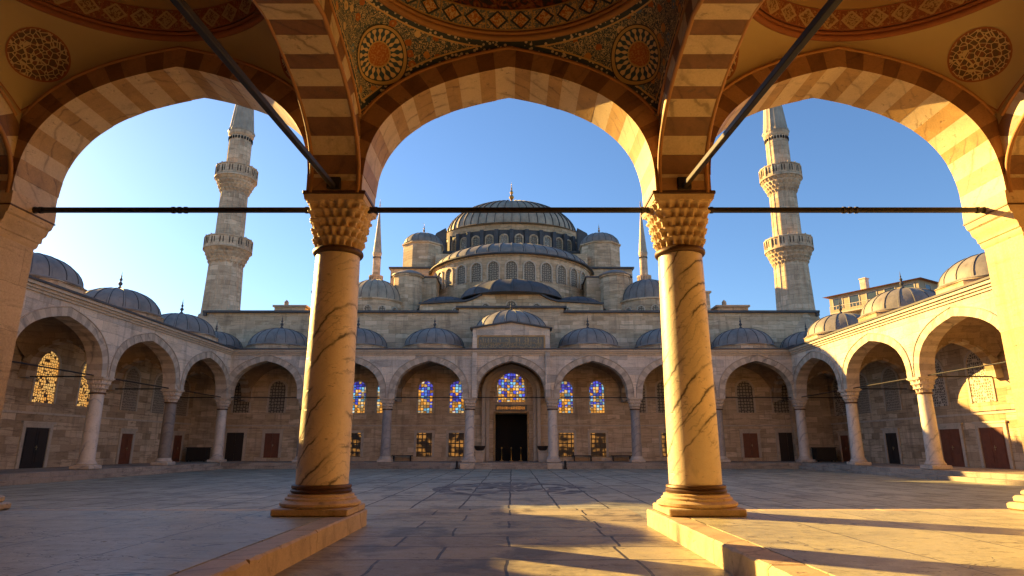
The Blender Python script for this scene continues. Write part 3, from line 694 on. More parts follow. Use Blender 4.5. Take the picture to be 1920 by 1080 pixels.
# square piers at +-10.5 carry the outer arches
def near_pier(s):
    root = empty('pier'); root.parent = por; root.location = (s * 10.5, 0, 0)
    m = MB(); m.box(-.32, .32, -.55, .55, .31, 5.63, bev=.03); m.v = [(x + s * .0, y, z) for x, y, z in m.v]; m.build('shaft', 'wall_near', root, smooth=30)
    m = MB(); rows = []
    for e, z in ((0, 5.60), (.035, 5.64), (.05, 5.72), (.08, 5.74), (.10, 5.84), (.16, 5.9), (.19, 6.02), (.23, 6.05), (.26, 6.16), (.27, 6.25), (.26, 6.478)):
        a, b = .32 + e, .55 + e * .25; rows.append([(-a, -b, z), (a, -b, z), (a, b, z), (-a, b, z)])
    m.grid(rows, 0, True); m.f.append((0, 1, 2, 3)); m.m.append(0); k = len(m.v); m.f.append((k - 4, k - 3, k - 2, k - 1)); m.m.append(0)
    m.build('impost', 'capital', root, smooth=35)
    m = MB(); m.box(-.6, .6, -.63, .63, 6.17, 6.20); m.build('iron_band', 'bronze', root)
    m = MB(); m.box(-.72, .72, -.72, .72, .31, .45, bev=.03); m.box(-.62, .62, -.66, .66, .45, .58, bev=.03); m.box(-.5, .5, -.60, .60, .58, .68, bev=.03)
    m.build('base', 'kerb', root, smooth=40)
near_pier(-1); near_pier(1)
# iron tie rods
def rod(p, q, joints=()):
    p, q = Vector(p), Vector(q); d = (q - p).normalized(); s = Vector((0, 0, 1)).cross(d).normalized(); h = .048; m = MB()
    R = [[tuple(e + s * a * h + Vector((0, 0, b * h))) for a, b in ((-1, -.8), (-.8, -1), (.8, -1), (1, -.8), (1, .8), (.8, 1), (-.8, 1), (-1, .8))] for e in (p, q)]
    m.grid(R, 0, True)
    for f in joints:
        c = p.lerp(q, f)
        for e in (-.13, .0, .13): m.tube(c + d * (e - .03), c + d * (e + .03), .072, 10)
    return m
for c in (-14, -7, 0, 7, 14):
    m = rod((c - 2.98, YN, 6.29), (c + 2.98, YN, 6.29), (.012, .988) + ((.52,) if c else ())); L(m.build('tie_rod', 'iron', por, smooth=40))
for c in (-10.5, -3.5, 3.5, 10.5):
    m = rod((c, 5.40, 6.08), (c, YI + .1, 6.55), ()); m.box(c - .13, c + .13, YI - .11, YI + .06, 6.49, 6.72); L(m.build('tie_rod', 'iron', por, smooth=40))

# ------------------------------------------------------------------ windows and doors (local frame: face looks to -y, wall face at y=0)
def window(parent, x, z0, w, h, glass, name='window', arched=True, loc=None, rz=0, fr=.14, sill=False, framemat='marble_trim', out=.06):
    o = empty(name); o.parent = parent; o.location = (x, 0, z0) if loc is None else loc; o.rotation_euler = (0, 0, rz)
    a = w / 2; b = min(h * .5, w * .62) if arched else 0
    pts = [(-a, 0)] + ([(q[0], h - b + q[1]) for q in arch_pts(a, b, 16)] if arched else [(-a, h), (a, h)]) + [(a, 0)]
    g = MB(); y = -.012; V = [(px, y, pz_) for px, pz_ in pts]
    g.add(V, [tuple(range(len(V)))], 0, [(px + x * .37 + 7, pz_) for px, pz_ in pts]); g.build('pane', glass, o, fix=False)
    k = (a + fr) / a; P2 = [(px * k, (pz_ - h) * (1 + fr / h) + h + fr if pz_ > 0 else -.0) for px, pz_ in pts]
    f = MB()
    f.grid([[(p[0], -.006, p[1]) for p in pts], [(p[0], -out, p[1]) for p in pts], [(p[0], -out, p[1]) for p in P2], [(p[0], .0, p[1]) for p in P2]])
    if sill: f.box(-a - fr - .06, a + fr + .06, -out - .07, 0, -.12, -.0)
    f.build('frame', framemat, o); return o
def door(parent, x, z0, w, h, mat, name='door', loc=None, rz=0, fr=.22, panels=True):
    o = empty(name); o.parent = parent; o.location = (x, 0, z0) if loc is None else loc; o.rotation_euler = (0, 0, rz); a = w / 2
    m = MB(); m.box(-a, -.008, -.03, .0, 0, h); m.box(.008, a, -.03, .0, 0, h)
    if panels:
        for s in (-1, 1):
            for zz in (.12, .55): m.box(s * a * .5 - a * .32, s * a * .5 + a * .32, -.05, -.03, h * zz, h * (zz + .36))
    m.build('leaf', mat, o)
    if panels:
        m = MB(); m.lathe([(.05, 0), (.07, .02), (.05, .05)], 10, c=(.09, -.06)); m.v = [(x, y, z + h * .5) for x, y, z in m.v]; m.tube((.09, -.085, h * .44), (.09, -.085, h * .56), .014, 6); m.build('handle', 'dullgold', o)
    m = MB(); m.box(-a - fr, -a, -.09, 0, 0, h + fr, bev=.01); m.box(a, a + fr, -.09, 0, 0, h + fr, bev=.01); m.box(-a, a, -.09, 0, h, h + fr); m.box(-a - fr - .08, a + fr + .08, -.14, 0, h + fr, h + fr + .1)
    m.build('frame', 'marble_trim', o); return o

# ------------------------------------------------------------------ courtyard arcades (local: x along, court at -y)
PLAT = .42
_c = {}
def arc_column(parent, x, mat, y=0):
    r = empty('column'); r.parent = parent; r.location = (x, y, 0)
    if not _c:
        m = MB(); m.box(-.5, .5, -.5, .5, PLAT, PLAT + .2, bev=.03); m.lathe([(.46, PLAT + .2), (.48, PLAT + .26), (.42, PLAT + .32), (.40, PLAT + .42)], 24); _c['b'] = m.build('base', 'capital_far', r, smooth=40)
        capital_mesh(.33, .46, 4.16, 4.92, 3, 48).build('capital', 'capital_far', r, smooth=35)
        m = MB(); m.lathe([(.34, 4.08), (.39, 4.10), (.39, 4.15), (.34, 4.17)], 24); m.build('collar', 'bronze', r, smooth=50)
        _c['r'] = r
    else:
        for k in _c['r'].children:
            if k.name.split('.')[0] != 'shaft': copy_tree(k, r)
    key = 's' + mat
    if key not in _c:
        m = MB(); m.lathe([(.355, PLAT + .4), (.35, 1.4), (.335, 2.8), (.315, 4.1)], 28); _c[key] = m.build('shaft', mat, r, smooth=50)
    else: copy_tree(_c[key], r)
    return r
def arcade(root, cols, a_of, b, D, end0, end1, ztop=8.35, cmats=None, wallmat='wall_pale', back=True, corner_bays=True, stepx=None):
    spans = [((p + q) / 2, (q - p) / 2 - .52) for p, q in zip(cols, cols[1:])]
    zs = 4.92
    arch_wall(spans, cols[0] - .45, cols[-1] + .45, zs, ztop, -.38, .38, b).build('arcade_wall', wallmat, root)
    meshes = {}
    for c, a in spans:
        key = round(a, 2)
        if key in meshes: copy_tree(meshes[key], root, (c, 0, 0))
        else:
            m = vring(0, zs, a - .012, b - .012, .42, -.40, .40, 27, (0, 1, 0, 1), 2); o = m.build('arch', ['voussoir_a', 'voussoir_b'], root, smooth=25); o.location = (c, 0, 0)
            q = rimtube([(x, -.41, zs + z) for x, z in arch_pts(a + .43, b + .43, 40)], .03); mo = q.build('arch_moulding', 'voussoir_b', o, smooth=60)
            meshes[key] = o
    # cornice
    m = MB(); e0, e1 = cols[0] + (.4 if end0 else -.45), cols[-1] - (.4 if end1 else -.45)
    for y0, z0, z1 in ((-.46, ztop - .32, ztop - .2), (-.55, ztop - .2, ztop - .08), (-.66, ztop - .08, ztop + .06)):
        m.box(e0, e1, y0, -.2, z0, z1)
    m.build('cornice', 'marble_trim', root)
    m = MB(); m.box(e0, e1, -.74, -.1, ztop + .062, ztop + .16); m.box(cols[0] - .3, cols[-1] + .3, -.1, D + .1, ztop + .02, ztop + .14); m.build('roof', 'lead_dark', root)
    for i, c in enumerate(cols): 
        if cmats[i]: arc_column(root, c, cmats[i])
    # vaults inside
    vm = {}
    for c, a in spans:
        w2 = round(a + .52, 2)
        if w2 in vm: copy_tree(vm[w2], root, (c, D / 2, 0)); continue
        hx = w2 - .35; v, at = vault(hx, D / 2 - .1, (a + .2, b + .2, zs), (D / 2 + .2, 2.0, zs), 8.0, min(hx, D / 2) * .93, D / 2 * .9, 64, 6)
        o = v.build('vault', 'stonevault', root, smooth=60); o.location = (c, D / 2, 0)
        q = MB(); q.lathe([(math.cos(t * PI / 2 * .99), 8.0 + 1.3 * math.sin(t * PI / 2)) for t in [i / 6 for i in range(7)]], 32, sx=min(hx, D / 2) * .93, sy=D / 2 * .9, cap=False); q.build('inner_dome', 'stonevault', o, smooth=60)
        vm[w2] = o
    m = vring(D / 2, zs, D / 2 - .42, 1.85, .4, -.3, .3, 15, (0, 1, 0, 1), 2, swap=True); t0 = None
    for c in cols[1:-1] if not corner_bays else cols:
        if t0 is None: t0 = m.build('transverse_arch', ['voussoir_b', 'stonevault'], root, smooth=25); t0.location = (c, 0, 0)
        else: copy_tree(t0, root, (c, 0, 0))
    # outside domes
    d0 = None
    for c, a in spans:
        if d0 is None:
            d0 = dome_mesh(2.3, 1.42, 9.02, 18, k=9).build('dome', 'lead', root, smooth=30); d0.location = (c, D / 2, 0)
            q = MB(); q.lathe([(2.5, ztop + .1), (2.5, 8.85), (2.56, 8.88), (2.5, 8.93)], 8, a0=0); q.v = [tuple(Matrix.Rotation(PI / 8, 3, 'Z') @ Vector(v)) for v in q.v]; q.build('drum', 'wall', d0)
            finial(10.42, .62).build('finial', 'lead_dark', d0, smooth=40)
        else: copy_tree(d0, root, (c, D / 2, 0))
    # tie rods
    for c, a in spans:
        q = MB(); q.tube((c - a - .1, 0, 4.98), (c + a + .1, 0, 4.98), .035); q.build('tie_rod', 'iron', root)
    for c in cols:
        q = MB(); q.tube((c, .3, 4.98), (c, D, 4.98), .035); q.build('tie_rod', 'iron', root)
    return spans
# far arcade in front of the prayer hall
YF, DF = 46.4, 4.1
far = empty('courtyard_arcade', (0, YF, 0)); tag(far, 'far domed arcade in shade with the raised central portal and stained glass behind it', 'arcade', 'arcades round the courtyard')
fc = [-21, -15, -9, -3, 3, 9, 15, 21]
arcade(far, fc, None, 2.72, DF, True, True, cmats=['column_white', 'column_grey', 'column_grey', 'column_white', 'column_white', 'column_grey', 'column_grey', 'column_white'])
# side arcades
def side(sx, label, cm):
    root = empty('courtyard_arcade', (sx * 21.0, 0, 0), PI / 2 if sx < 0 else -PI / 2); tag(root, label, 'arcade', 'arcades round the courtyard')
    ys = [46.4, 39.3, 32.2, 25.2, 18.2, 12.3]
    cols = sorted(y if sx < 0 else -y for y in ys); cm = cm if sx > 0 else cm[::-1]
    arcade(root, cols, None, 2.5, 4.0, sx > 0, sx < 0, cmats=cm, wallmat='wall_pale')
    f = 1 if sx < 0 else -1
    e0, e1 = sorted((f * 8, f * 50.5))
    m = MB(); m.box(e0, e1, 4.0, 4.7, 0, 8.6); m.build('back_wall', 'wall', root)
    m = MB(); m.box(e0, e1, 3.94, 4.0, 3.15, 3.27); m.build('string_course', 'marble_trim', root)
    q0, q1 = sorted((f * 12.9, f * 50.5)); s0, s1 = sorted((f * 12.9, f * 45.75)); t0, t1 = sorted((f * 12.9, f * 45.4))
    m = MB(); m.box(q0, q1, -.62, 4.0, 0, PLAT); m.build('platform', 'step', root)
    m = MB(); m.box(t0, t1, -1.0, -.62, 0, .2); m.build('step', 'step', root)
    return root, f
lf, f = side(-1, 'left arcade in shade with two glowing golden windows', [None, 'column_dark', 'column_white', 'column_grey', 'column_white', None])
for y, g in ((33.9, 'lattice_sunglow'), (37.4, 'lattice_sunglow'), (41.6, 'lattice_unlit'), (45.1, 'lattice_unlit'), (30.2, 'lattice_unlit'), (26.5, 'lattice_unlit'), (48.3, 'lattice_unlit')):
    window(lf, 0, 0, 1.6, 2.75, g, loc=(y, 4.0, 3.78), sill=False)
for y, w_, h_, mm in ((33.9, 1.75, 2.05, 'wood_dark'), (41.9, 1.25, 1.9, 'wood_red'), (48.3, 1.2, 1.9, 'wood_red'), (27.5, 1.3, 1.9, 'wood_red')):
    door(lf, 0, 0, w_, h_, mm, loc=(y, 4.0, PLAT))
rg, f = side(1, 'right arcade whose front and domes catch the golden sun', [None, 'column_white', 'column_white', 'column_grey', 'column_white', None])
for y, g in ((33.6, 'lattice'), (37.2, 'lattice'), (41.6, 'lattice_unlit'), (45.1, 'lattice_unlit'), (30.0, 'lattice'), (26.5, 'lattice'), (48.3, 'lattice')):
    window(rg, 0, 0, 1.6, 2.75, g, loc=(-y, 4.0, 3.78))
for y, w_, h_, mm in ((33.4, 1.75, 2.05, 'wood_red'), (36.6, 1.7, 2.05, 'wood_red'), (42.3, 1.3, 1.95, 'wood_dark'), (48.3, 1.2, 1.9, 'wood_red'), (29, 1.3, 2.0, 'wood_red')):
    door(rg, 0, 0, w_, h_, mm, loc=(-y, 4.0, PLAT))
# corner domes and vaults over the far corners
for sx in (-1, 1):
    d = dome_mesh(2.0, 1.25, 8.95, 18, k=9).build('dome', 'lead', far, smooth=30); d.location = (sx * 23.1, DF / 2, 0)
    finial(10.15, .5).build('finial', 'lead_dark', d, smooth=40)
    m = MB(); m.box(min(sx * 21.1, sx * 25.6), max(sx * 21.1, sx * 25.6), .1, DF + .05, 8.38, 8.9); m.build('roof', 'lead_dark', far)
# far platform and steps
m = MB(); m.box(-20.35, 20.35, -.68, DF, 0, PLAT - .003); m.build('platform', 'step', far)
for a, b in ((-20.3, -3.6), (3.6, 20.3)):
    m = MB(); m.box(a, b, -1.1, -.68, 0, .2); m.build('step', 'step', far)
m = MB(); m.box(-2.5, 2.5, -1.5, -.68, 0, .14); m.box(-2.5, 2.5, -1.2, -.68, .14, .28); m.build('step', 'step', far)
for s in (-1, 1):
    m = MB(); m.box(min(s * 2.52, s * 3.55), max(s * 2.52, s * 3.55), -1.3, -.68, 0, .38, bev=.02); m.build('step_block', 'marble_trim', far)
# raised portal front
m = MB(); m.box(-2.85, -2.5, -.58, -.40, 4.93, 10.0); m.box(2.5, 2.85, -.58, -.40, 4.93, 10.0)
V = []
for y in (-.52, .5):
    V += [(-2.85, y, 8.2), (2.85, y, 8.2), (2.85, y, 10.0), (0, y, 10.46), (-2.85, y, 10.0)]
m.add(V, [(0, 1, 2, 3, 4), (9, 8, 7, 6, 5), (0, 5, 6, 1), (1, 6, 7, 2), (2, 7, 8, 3), (3, 8, 9, 4), (4, 9, 5, 0)])
m.build('portal_front', 'wall_pale', far)
m = MB()
for s in (-1, 1):
    V = [(s * 3.05, -.75, 9.97), (0, -.75, 10.47), (0, -.75, 10.57), (s * 3.05, -.75, 10.07), (s * 3.05, .6, 9.97), (0, .6, 10.47), (0, .6, 10.57), (s * 3.05, .6, 10.07)]
    m.add(V, [(0, 1, 2, 3), (4, 5, 6, 7), (0, 1, 5, 4), (2, 3, 7, 6), (0, 3, 7, 4)])
m.build('pediment_roof', 'lead_dark', far)
m = MB(); m.box(-2.5, 2.5, .5, 4.0, 8.4, 10.0); m.build('portal_drum', 'wall', far)
d = dome_mesh(3.0, 1.9, 10.0, 18, k=10).build('portal_dome', 'lead', far, smooth=30); d.location = (0, DF / 2 + .95, .15)
finial(11.98, .5).build('finial', 'lead_dark', d, smooth=40)
# inscription panel
t = NT('green grey panel'); a = t.noise(t.pos(), 6, 3); M['dullgold'] = plain('worn gilding', (.44, .33, .17), .6); M['panel'] = t.out(t.mix(a, (.13, .13, .10), (.2, .18, .13)), .7)
ip = empty('inscription_panel'); ip.parent = far; ip.location = (0, -.53, 8.38); ip['label'] = 'carved panel of gilded calligraphy over the central arch'
m = MB(); m.box(-2.45, 2.45, -.03, .01, 0, 1.08); m.build('ground_slab', 'panel', ip)
m = MB(); 
for q in ((-2.52, 2.52, 1.0, 1.12), (-2.52, 2.52, -.05, .07)): m.box(q[0], q[1], -.06, .0, q[2], q[3])
for s in (-1, 1): m.box(min(s * 2.4, s * 2.52), max(s * 2.4, s * 2.52), -.06, 0, .07, 1.0)
m.build('border', 'tan', ip)
m = MB(); rn = random.Random(4)
def stroke(pts, r):
    for i in range(len(pts) - 1):
        (x0, z0), (x1, z1) = pts[i], pts[i + 1]; d = math.hypot(x1 - x0, z1 - z0) or 1; k = r * (.5 + .8 * math.sin(PI * (i + .5) / len(pts)))
        nx, nz = -(z1 - z0) / d * k, (x1 - x0) / d * k
        m.add([(x0 - nx, -.045, z0 - nz), (x1 - nx, -.045, z1 - nz), (x1 + nx, -.045, z1 + nz), (x0 + nx, -.045, z0 + nz)], [(0, 1, 2, 3)])
for row, (zb, sc) in enumerate(((.10, .52), (.36, .60))):
    x = -2.3
    while x < 2.2:
        k = rn.choice('alsnwdas'); top = zb + sc * rn.uniform(.8, 1.0); r_ = .02; dz = lambda q: zb + sc * q
        if k == 'a': stroke([(x, zb), (x + .02, dz(.5)), (x - .01, top)], r_); x += .07
        elif k == 'l': stroke([(x + .12, top), (x + .10, dz(.4)), (x + .02, zb), (x - .1, dz(.08)), (x - .14, dz(.25))], r_); x += .1
        elif k == 's': stroke([(x + .22 - .22 * i / 8, dz(.25) + .05 * abs(math.sin(i * 1.25))) for i in range(9)], r_); x += .12
        elif k == 'n': stroke([(x + .08 + .10 * math.cos(PI + PI * i / 8), dz(.35) + .12 * math.sin(PI + PI * i / 8)) for i in range(9)], r_); x += .14
        elif k == 'w': stroke([(x + .05 + .045 * math.cos(2 * PI * i / 8), dz(.6) + .045 * math.sin(2 * PI * i / 8)) for i in range(9)] + [(x + .07, dz(.35)), (x - .05, zb)], r_ * .8); x += .1
        else: stroke([(x - .08, dz(.72)), (x + .04, dz(.86)), (x + .14, dz(.68))], r_ * .8); stroke([(x, dz(.4)), (x + .025, dz(.45))], .03); x += .08
m.build('calligraphy', 'dullgold', ip)

# ------------------------------------------------------------------ prayer hall
YH = YF + DF
hall = empty('prayer_hall', (0, YH, 0)); tag(hall, 'great stone mosque hall with cascading lead domes behind the far arcade', 'mosque')
m = MB()
m.box(-25, -1.28, 0, 2.4, 0, 12.15); m.box(1.28, 25, 0, 2.4, 0, 12.15); m.box(-1.28, 1.28, 0, 2.4, 4.08, 12.15); m.box(-4.3, 4.3, .05, 2.4, 12.15, 12.55)
m.build('front_wall', 'wall_hall', hall)
m = MB(); m.box(-25.25, -4.32, -.28, 2.4, 12.155, 12.33); m.box(4.32, 25.25, -.28, 2.4, 12.155, 12.33); m.box(-4.55, 4.55, -.25, 2.4, 12.555, 12.72)
for s in (-1, 1): m.box(min(s * 25, s * 25.25), max(s * 25, s * 25.25), -.2, 12, 11.9, 12.15)
m.build('eaves', 'lead_dark', hall)
m = MB(); m.box(-25, 25, 2.4, 46, 0, 12.1); m.build('hall_body', 'wall_hall', hall)
# door niche
m = MB(); m.box(-1.28, 1.28, 2.0, 2.38, 0, 4.07); m.box(-1.27, 1.27, .3, 2.0, PLAT - .02, PLAT + .003); m.build('dark_entrance', 'dark', hall)
m = MB(); m.box(-1.4, -1.27, -.1, .35, PLAT, 4.2, bev=.01); m.box(1.27, 1.4, -.1, .35, PLAT, 4.2, bev=.01); m.box(-1.27, 1.27, -.1, .35, 4.07, 4.2); m.build('door_frame', 'tan', hall)
m = MB(); m.box(-1.25, 1.25, -.07, -.01, 4.26, 4.72); m.build('lintel_panel', 'panel', hall)
_m = m; m = MB(); rn = random.Random(9)
x = -1.15
while x < 1.1:
    a = rn.uniform(.05, .12); V = [(x, -.085, 4.32 + rn.random() * .1), (x + a, -.085, 4.32 + rn.random() * .1), (x + a, -.085, 4.52 + rn.random() * .14), (x + .01, -.085, 4.5 + rn.random() * .14)]
    m.add(V, [(0, 1, 2, 3)]); x += a + .03
m.build('lintel_calligraphy', 'gold', hall)
window(hall, 0, 4.95, 2.2, 2.3, 'stained', name='stained_window', fr=.16, out=.12)
# stepped portal surround
for i, (hw, y0) in enumerate(((2.0, -.30), (2.3, -.5))):
    m = MB(); m.box(-hw, -hw + .28, y0, 0, PLAT, 5.4, bev=.02); m.box(hw - .28, hw, y0, 0, PLAT, 5.4, bev=.02)
    q = vring(0, 5.4, hw - .28, 1.95 + i * .25, .28, y0, 0.0, 17, (0, 0, 0, 0), 2); m.add(q.v, q.f, 0)
    m.build('portal_surround', 'marble_trim', hall, smooth=25)
for s in (-1, 1):
    for x in (4.3, 6.8):
        window(hall, s * x, 4.1, 1.15, 2.5, 'stained', name='stained_window'); window(hall, s * x, .75, 1.2, 1.8, 'grille', name='grille_window', arched=False, fr=.2)
    window(hall, s * 12.15, 4.1, 1.1, 2.5, 'stained' if s < 0 else 'lattice_dim', name='stained_window'); window(hall, s * 10.1, 4.1, 1.1, 2.5, 'stained' if s < 0 else 'lattice_dim', name='stained_window')
    window(hall, s * 12.3, .75, 1.1, 1.8, 'grille', name='grille_window', arched=False, fr=.2)
    for x in (15.4, 18.6, 21.4): window(hall, s * x, 4.1, 1.25, 2.5, 'lattice_dim')
    door(hall, s * 18.7, PLAT + .25, 1.15, 1.85, 'wood_red'); door(hall, s * 21.6, PLAT, 1.35, 2.15, 'wood_dark', panels=False)
m = MB(); m.box(-24.9, -2.32, -.05, 0, 3.05, 3.17); m.box(2.32, 24.9, -.05, 0, 3.05, 3.17); m.build('string_course', 'marble_trim', hall)
# lowest stage: exedra wall with swept top, three half domes behind
def sweep(x): return 14.1 + 1.75 * (0.5 + .5 * math.cos(PI * min(1, abs(x) / 4.6))) - .2 * max(0, (abs(x) - 5) / 3.2)
xs = [-8.3 + 16.6 * i / 60 for i in range(61)]
m = MB(); 
for y in (4.6, 6.2): m.grid([[(x, y, 12.0) for x in xs], [(x, y, sweep(x)) for x in xs]])
m.grid([[(x, 4.6, sweep(x)) for x in xs], [(x, 6.2, sweep(x)) for x in xs]]); m.box(-8.3, -8.25, 4.6, 12, 12, 13.9); m.box(8.25, 8.3, 4.6, 12, 12, 13.9)
m.build('exedra_wall', 'wall_hall', hall)
m = MB(); m.grid([[(x, 4.35, sweep(x) + .0) for x in xs], [(x, 4.35, sweep(x) + .16) for x in xs], [(x, 6.3, sweep(x) + .2) for x in xs], [(x, 11.5, sweep(x) * .35 + 11.2) for x in xs]]); m.build('swept_roof', 'lead_dark', hall, smooth=40)
for x, r, h, y in ((0, 5.0, 2.0, 8.2), (-6.1, 2.7, 1.2, 7.6), (6.1, 2.7, 1.2, 7.6)):
    d = dome_mesh(r, h, sweep(x) - .9 if x == 0 else 14.0, 16, k=9).build('half_dome', 'lead_dark', hall, smooth=30); d.location = (x, y + (0.4 if x == 0 else 0), 0)
for x, w_, h_ in ((0, .85, 1.25), (-2.3, .55, 1.0), (2.3, .55, 1.0), (-5.0, .45, .7), (5.0, .45, .7)):
    window(hall, 0, 0, w_, h_, 'lattice_dim', loc=(x, 4.6, 13.0 if abs(x) < 3 else 12.9), fr=.1)
# second stage: window drum and half dome
YD = 70 - YH
m = MB(); m.lathe([(9.0, 12), (9.0, 20.3), (9.15, 20.32), (9.15, 20.5)], 72, cap=True); o = m.build('lower_drum', 'wall_hall', hall, smooth=40); o.location = (0, YD, 0)
m = MB(); m.lathe([(9.35, 20.42), (9.5, 20.5), (9.45, 20.62), (9.0, 20.75)], 72, cap=False); m.build('eaves', 'lead_dark', o, smooth=40)
for i in range(15):
    a = math.radians(-90 + (i - 7) * 11.6); window(o, 0, 0, 1.12, 2.0, 'lattice_dim', loc=(9.0 * math.cos(a), 9.0 * math.sin(a), 17.75), rz=a + PI / 2, fr=.13, out=.14)
d = dome_mesh(9.0, 2.6, 20.7, 44, k=12, rise=.06).build('half_dome', 'lead', hall, smooth=30); d.location = (0, YD, 0)
# main block under the dome
YM = 82 - YH
m = MB(); m.box(-9.6, 9.6, YM - 8, YM + 8, 12, 24.6); m.build('dome_base', 'wall_hall', hall)
m = MB(); m.box(-9.9, 9.9, YM - 8.3, YM + 8.3, 24.605, 24.85); m.build('eaves', 'lead_dark', hall)
SY = .62
m = MB(); m.lathe([(9.3, 24.8), (9.1, 29.6), (9.3, 29.75), (9.35, 30.0), (8.9, 30.15)], 64, sy=SY); dr = m.build('main_drum', 'lead_dark', hall, smooth=30); dr.location = (0, YM, -.7)
m = MB(); m.lathe([(9.2, 29.25), (9.3, 29.4), (9.45, 29.75), (9.5, 29.95)], 64, sy=SY, cap=False); m.build('cornice', 'wall_hall', dr, smooth=30)
for i in range(14):
    a = math.radians(-90 + (i - 6.5) * 11.8); x, y = 9.3 * math.cos(a), 9.3 * SY * math.sin(a)
    nx, ny = math.cos(a) / 9.3, math.sin(a) / (9.3 * SY); rz = math.atan2(ny, nx) + PI / 2
    window(dr, 0, 0, .85, 2.3, 'lattice_dim' if i % 3 else 'lattice', loc=(x, y, 26.2), rz=rz, fr=.16, framemat='wall_hall', out=.15)
    a += math.radians(5.9); x, y = 9.4 * math.cos(a), 9.4 * SY * math.sin(a); nx, ny = math.cos(a) / 9.3, math.sin(a) / (9.3 * SY); rz = math.atan2(ny, nx) + PI / 2
    q = MB(); q.box(-.26, .26, -.35, .1, 24.9, 29.2, bev=.03); q.build('drum_pier', 'lead_dark', dr).matrix_local = Matrix.Translation((x, y, 0)) @ Matrix.Rotation(rz, 4, 'Z')
d = dome_mesh(8.85, 4.8, 30.1, 48, k=16, rise=.15, sy=SY + .08).build('main_dome', 'lead_warm', hall, smooth=30); d.location = (0, YM, -.7)
finial(34.9, 2.25, 16).build('finial', 'gold', d, smooth=40)
# sloping buttresses beside the drum
for s in (-1, 1):
    for k in range(2):
        q = MB(); x0 = 8.4 + k * 1.0; V = []
        for y in (-6.2 + k * 2.2, -4.9 + k * 2.2): V += [(s * x0, y, 24.8), (s * (x0 + 2.6), y, 24.8), (s * (x0 + 2.3), y, 26.2), (s * (x0 + 1.2), y, 28.6), (s * x0, y, 29.3)]
        q.add(V, [(0, 1, 2, 3, 4), (9, 8, 7, 6, 5), (0, 1, 6, 5), (1, 2, 7, 6), (2, 3, 8, 7), (3, 4, 9, 8), (4, 0, 5, 9)]); o = q.build('buttress', 'lead_dark', hall); o.location = (0, YM, -.7)
# turrets
for s in (-1, 1):
    tr = empty('turret'); tr.parent = hall; tr.location = (s * 10.6, 72 - YH, 0)
    m = MB(); m.lathe([(2.55, 12), (2.55, 21.2), (2.42, 21.3), (2.42, 24.6), (2.6, 24.7), (2.6, 24.82)], 8); m.v = [tuple(Matrix.Rotation(PI / 8, 3, 'Z') @ Vector(v)) for v in m.v]; m.build('body', 'wall_hall', tr)
    dome_mesh(2.35, 1.5, 24.95, 18, k=9).build('dome', 'lead', tr, smooth=30); finial(26.4, .75).build('finial', 'gold', tr, smooth=40)
    m = MB(); a, b = sorted((s * 6.6, s * 8.8)); m.box(a, b, -2.4, 3, 12, 23.2); a, b = sorted((s * 8.8, s * 13.0)); m.box(-3.2 * 1, 3.2, -3.0, 3, 12, 21.2)
    m.v = [(x if i >= 8 else x - s * 10.6, y, z) for i, (x, y, z) in enumerate(m.v)]; m.build('shoulder', 'wall_hall', tr)
    m = MB(); m.box(-3.4, 3.4, -3.25, 3.1, 21.205, 21.4); m.build('shoulder_roof', 'lead_dark', tr)
    tr = empty('weight_tower'); tr.parent = hall; tr.location = (s * 10.3, 60.5 - YH, 0)
    m = MB(); m.lathe([(1.42, 12), (1.42, 17.75), (1.55, 17.8), (1.55, 17.95)], 12); m.build('body', 'wall_hall', tr)
    m = MB(); m.lathe([(1.62, 17.95), (1.62, 18.05), (1.1, 18.35), (.4, 18.6), (.02, 18.7)], 24); m.build('cap', 'lead', tr, smooth=30)
    m = MB(); a, b = (-2.6, 2.0) if s > 0 else (-2.0, 2.6); m.box(a, b, 1.6, 5, 12, 18.3); m.box(s * 2.7 - .9, s * 2.7 + .9, 2.4, 5, 12, 17.6); m.build('stair_block', 'wall_hall', tr)
    m = MB(); m.box(a - .1, b + .1, 1.5, 5.1, 18.305, 18.45); m.box(s * 2.75 - 1.0, s * 2.75 + 1.0, 2.3, 5.1, 17.605, 17.75); m.build('roof', 'lead_dark', tr)
    # small dome beside
    q = MB(); q.lathe([(2.9, 12), (2.9, 14.9), (3.02, 14.95), (3.02, 15.1)], 24); o = q.build('side_drum', 'wall_hall', hall, smooth=40); o.location = (s * 13.4, 60 - YH, 0)
    dome_mesh(2.75, 2.3, 15.15, 20, k=10).build('side_dome', 'lead_warm' if s < 0 else 'lead', o, smooth=30)
    for k in range(5):
        a = math.radians(-90 + (k - 2) * 26); window(o, 0, 0, .6, .9, 'lattice_dim', loc=(2.9 * math.cos(a), 2.9 * math.sin(a), 13.4), rz=a + PI / 2, fr=.08)
    # roof blocks toward the flanks
    for x, w_, y, z1 in ((17.6, .8, 5.5, 15.2), (20.6, 1.9, 6.5, 14.1)):
        q = MB(); q.box(s * x - w_ * .75, s * x + w_ * .75, y, y + 2.4, 12, z1); o = q.build('roof_block', 'wall_hall', hall)
        q = MB(); q.box(s * x - w_ * .75 - .15, s * x + w_ * .75 + .15, y - .15, y + 2.5, z1 + .005, z1 + .17); q.lathe([(.22, z1 + .17), (.22, z1 + .6), (.05, z1 + .8)], 8, c=(s * x - w_ * .3, y + .6)); q.build('cap', 'lead_warm', o)

